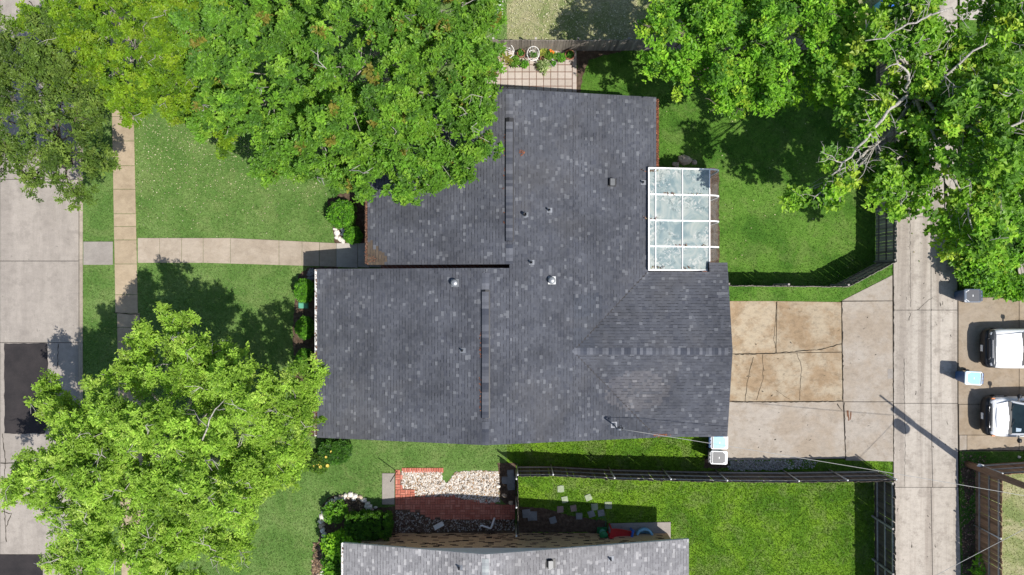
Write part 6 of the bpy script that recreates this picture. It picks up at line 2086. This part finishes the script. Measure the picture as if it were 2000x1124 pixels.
# hose reel
v = P(1178, 1044, .5)
e = empty('hose_reel', (v.x, v.y, 0), 'green hose reel hanging at the tan wall', 'hose reel')
MB().lathe([(0, .1), (.20, .1), (.22, .14), (.12, .20), (.12, .62), (.22, .68), (.20, .72), (0, .72)], 20, (v.x, v.y, 0)).build('drum', M['green_plastic'], e)
b = MB()
for k in range(8): b.tube([(v.x + math.cos(t) * .16, v.y + math.sin(t) * .16, .24 + k * .05 + t * .006) for t in np.linspace(0, 6.283, 17)], .022, 6)
b.build('wound_hose', M['teal_plastic'], e)
MB().box((v.x, v.y, .05), (.5, .4, .09)).build('base', M['green_plastic'], e)
pts = [P(1180, 1040, .3)] + [P(x, y, .03) for x, y in ((1182, 1028), (1184, 1018), (1180, 1011), (1172, 1010), (1166, 1013), (1165, 1018))]
o = MB().tube(pts, .016, 6).build('garden_hose', M['green_plastic'], None, tuple(P(1180, 1025))); tag(o, 'green garden hose looping over the shaded stepping stones', 'hose')

# ---------------------------------------------------------------- fallen leaf flecks and grass blades
def blades(name, polys, n, h, w_, pal, label, seed, hard=HARD):
    rng = np.random.default_rng(seed)
    allp = np.array([p for q in polys for p in q])
    mn = np.maximum(allp.min(0), [-27.5, -16]); mx_ = np.minimum(allp.max(0), [27.5, 16])
    area = (mx_[0] - mn[0]) * (mx_[1] - mn[1])
    x = rng.uniform(mn[0], mx_[0], n); y = rng.uniform(mn[1], mx_[1], n)
    k = np.zeros(n, bool)
    for q in polys: k |= inside(q, x, y)
    # house footprints
    k &= ~((x > -8.9) & (x < 9.9) & (y > -6.7) & (y < .6)); k &= ~((x > -6.3) & (x < 6.3) & (y > .4) & (y < 8.6)); k &= ~((x > 6.2) & (x < 10.05) & (y > .6) & (y < 5.7))
    k &= ~((x > -7.5) & (x < 8) & (y < -12.6))
    for q in hard: k &= ~inside(q, x, y)
    x, y = x[k], y[k]; n = len(x)
    a = rng.uniform(0, 6.283, n)
    hh = h * rng.uniform(.6, 1.3, n); lean = rng.uniform(.3, 1.3, n) * hh
    b = rng.uniform(0, 6.283, n)
    ww = w_ * rng.uniform(.7, 1.3, n)
    V = np.zeros((n, 3, 3))
    V[:, 0] = np.stack([x - np.cos(a) * ww, y - np.sin(a) * ww, np.zeros(n)], 1)
    V[:, 1] = np.stack([x + np.cos(a) * ww, y + np.sin(a) * ww, np.zeros(n)], 1)
    V[:, 2] = np.stack([x + np.cos(b) * lean, y + np.sin(b) * lean, hh], 1)
    pc = np.array([p for p, _ in pal]); wt = np.array([q for _, q in pal], float); wt /= wt.sum()
    # patches of lighter and deeper grass
    f = .5 + .5 * np.sin(x * .9 + np.sin(y * .7) * 1.5) * np.sin(y * 1.1 + np.cos(x * .6))
    C = pc[rng.choice(len(pc), n, p=wt)] * rng.uniform(.6, 1.4, (n, 1)) * (.88 + .22 * f[:, None])
    o = np_mesh(name, V.reshape(-1, 3), np.arange(3 * n).reshape(-1, 3), M['leaf'], None, np.repeat(C, 3, 0))
    return tag(o, label, 'grass', kind='stuff')


blades('grass', [L_front, L_park], 218499, .045, .019, [((0.115, 0.20, 0.045), 30), ((0.145, 0.23, 0.06), 25), ((0.075, 0.145, 0.032), 25), ((0.27, 0.31, 0.15), 6)], 'short mown grass of the front lawns', 71)
blades('grass', [L_back, L_east2, L_east3], 138000, .05, .019, [((0.080, 0.175, 0.022), 30), ((0.11, 0.215, 0.034), 25), ((0.05, 0.125, 0.014), 25), ((0.19, 0.25, 0.09), 4)], 'mown grass of the back lawn', 72)
blades('grass', [L_side, L_strip], 172500, .055, .019, [((0.11, 0.21, 0.014), 30), ((0.14, 0.25, 0.018), 25), ((0.07, 0.15, 0.011), 28), ((0.20, 0.25, 0.09), 7)], 'lush grass of the fenced yard and side strip', 73)
blades('grass', [L_north, L_east], 103499, .045, .019, [((0.22, 0.245, 0.09), 30), ((0.28, 0.29, 0.14), 25), ((0.13, 0.175, 0.05), 25), ((0.40, 0.38, 0.25), 6)], 'dry thin grass of the northern and eastern lots', 74)


def flecks(polys, n, pal, seed, label, s=(.02, .055), bias=None):
    rng = np.random.default_rng(seed)
    allp = np.array([p for q in polys for p in q]); mn, mx_ = allp.min(0), allp.max(0)
    x = rng.uniform(mn[0], mx_[0], n); y = rng.uniform(mn[1], mx_[1], n)
    k = np.zeros(n, bool)
    for q in polys: k |= inside(q, x, y)
    if bias: k &= bias(x, y, rng)
    x, y = x[k], y[k]; n = len(x)
    a = rng.uniform(0, 6.283, n); l = rng.uniform(*s, n); w2 = l * rng.uniform(.3, .8, n)
    dx, dy = np.cos(a), np.sin(a)
    z = .045 + rng.uniform(0, .02, n)
    V = np.stack([np.stack([x - dx * l, y - dy * l, z], 1), np.stack([x + dy * w2, y - dx * w2, z + .01], 1), np.stack([x + dx * l, y + dy * l, z], 1), np.stack([x - dy * w2, y + dx * w2, z + .012], 1)], 1)
    C = np.repeat(np.array(pal)[rng.integers(0, len(pal), n)] * rng.uniform(.75, 1.15, (n, 1)), 4, 0)
    o = np_mesh('fallen_leaves', V.reshape(-1, 3), np.arange(4 * n).reshape(-1, 4), M['tint'], None, C)
    tag(o, label, 'fallen leaves', kind='stuff')


PALE = [(0.44, 0.43, 0.24), (0.38, 0.35, 0.20), (0.50, 0.48, 0.32)]
fl_front = px_poly([(268, 230), (430, 240), (640, 370), (655, 470), (268, 464)])
flecks([fl_front], 3000, PALE, 81, 'pale fallen leaves scattered on the front lawn under the trees', (.014, .042), lambda x, y, r: r.random(len(x)) < np.clip((y - 2.6) / 6 + .06, 0, 1) ** 1.2)
flecks([px_poly([(985, 0), (1245, 0), (1245, 78), (985, 78)])], 1100, PALE, 82, 'pale fallen leaves on the dry lawn behind the plank fence', (.015, .05))
flecks([px_poly([(1290, 200), (1680, 200), (1680, 540), (1410, 540), (1410, 320), (1290, 320)])], 70, PALE, 83, 'few pale leaves dropped on the back lawn', (.02, .045))
flecks([px_poly([(1745, 360), (1870, 300), (1870, 560), (1745, 480)])], 50, [(0.3, 0.25, 0.12), (0.16, 0.2, 0.06)], 84, 'few leaves dropped on the alley under the tree', (.03, .06))
flecks([px_poly([(1876, 884), (1925, 890), (1925, 1124), (1876, 1124)])], 1300, [(0.30, 0.20, 0.14), (0.18, 0.12, 0.08), (0.10, 0.07, 0.05), (0.05, 0.12, 0.02)], 85, 'brown leaf litter along the foot of the brown fence', (.02, .06))
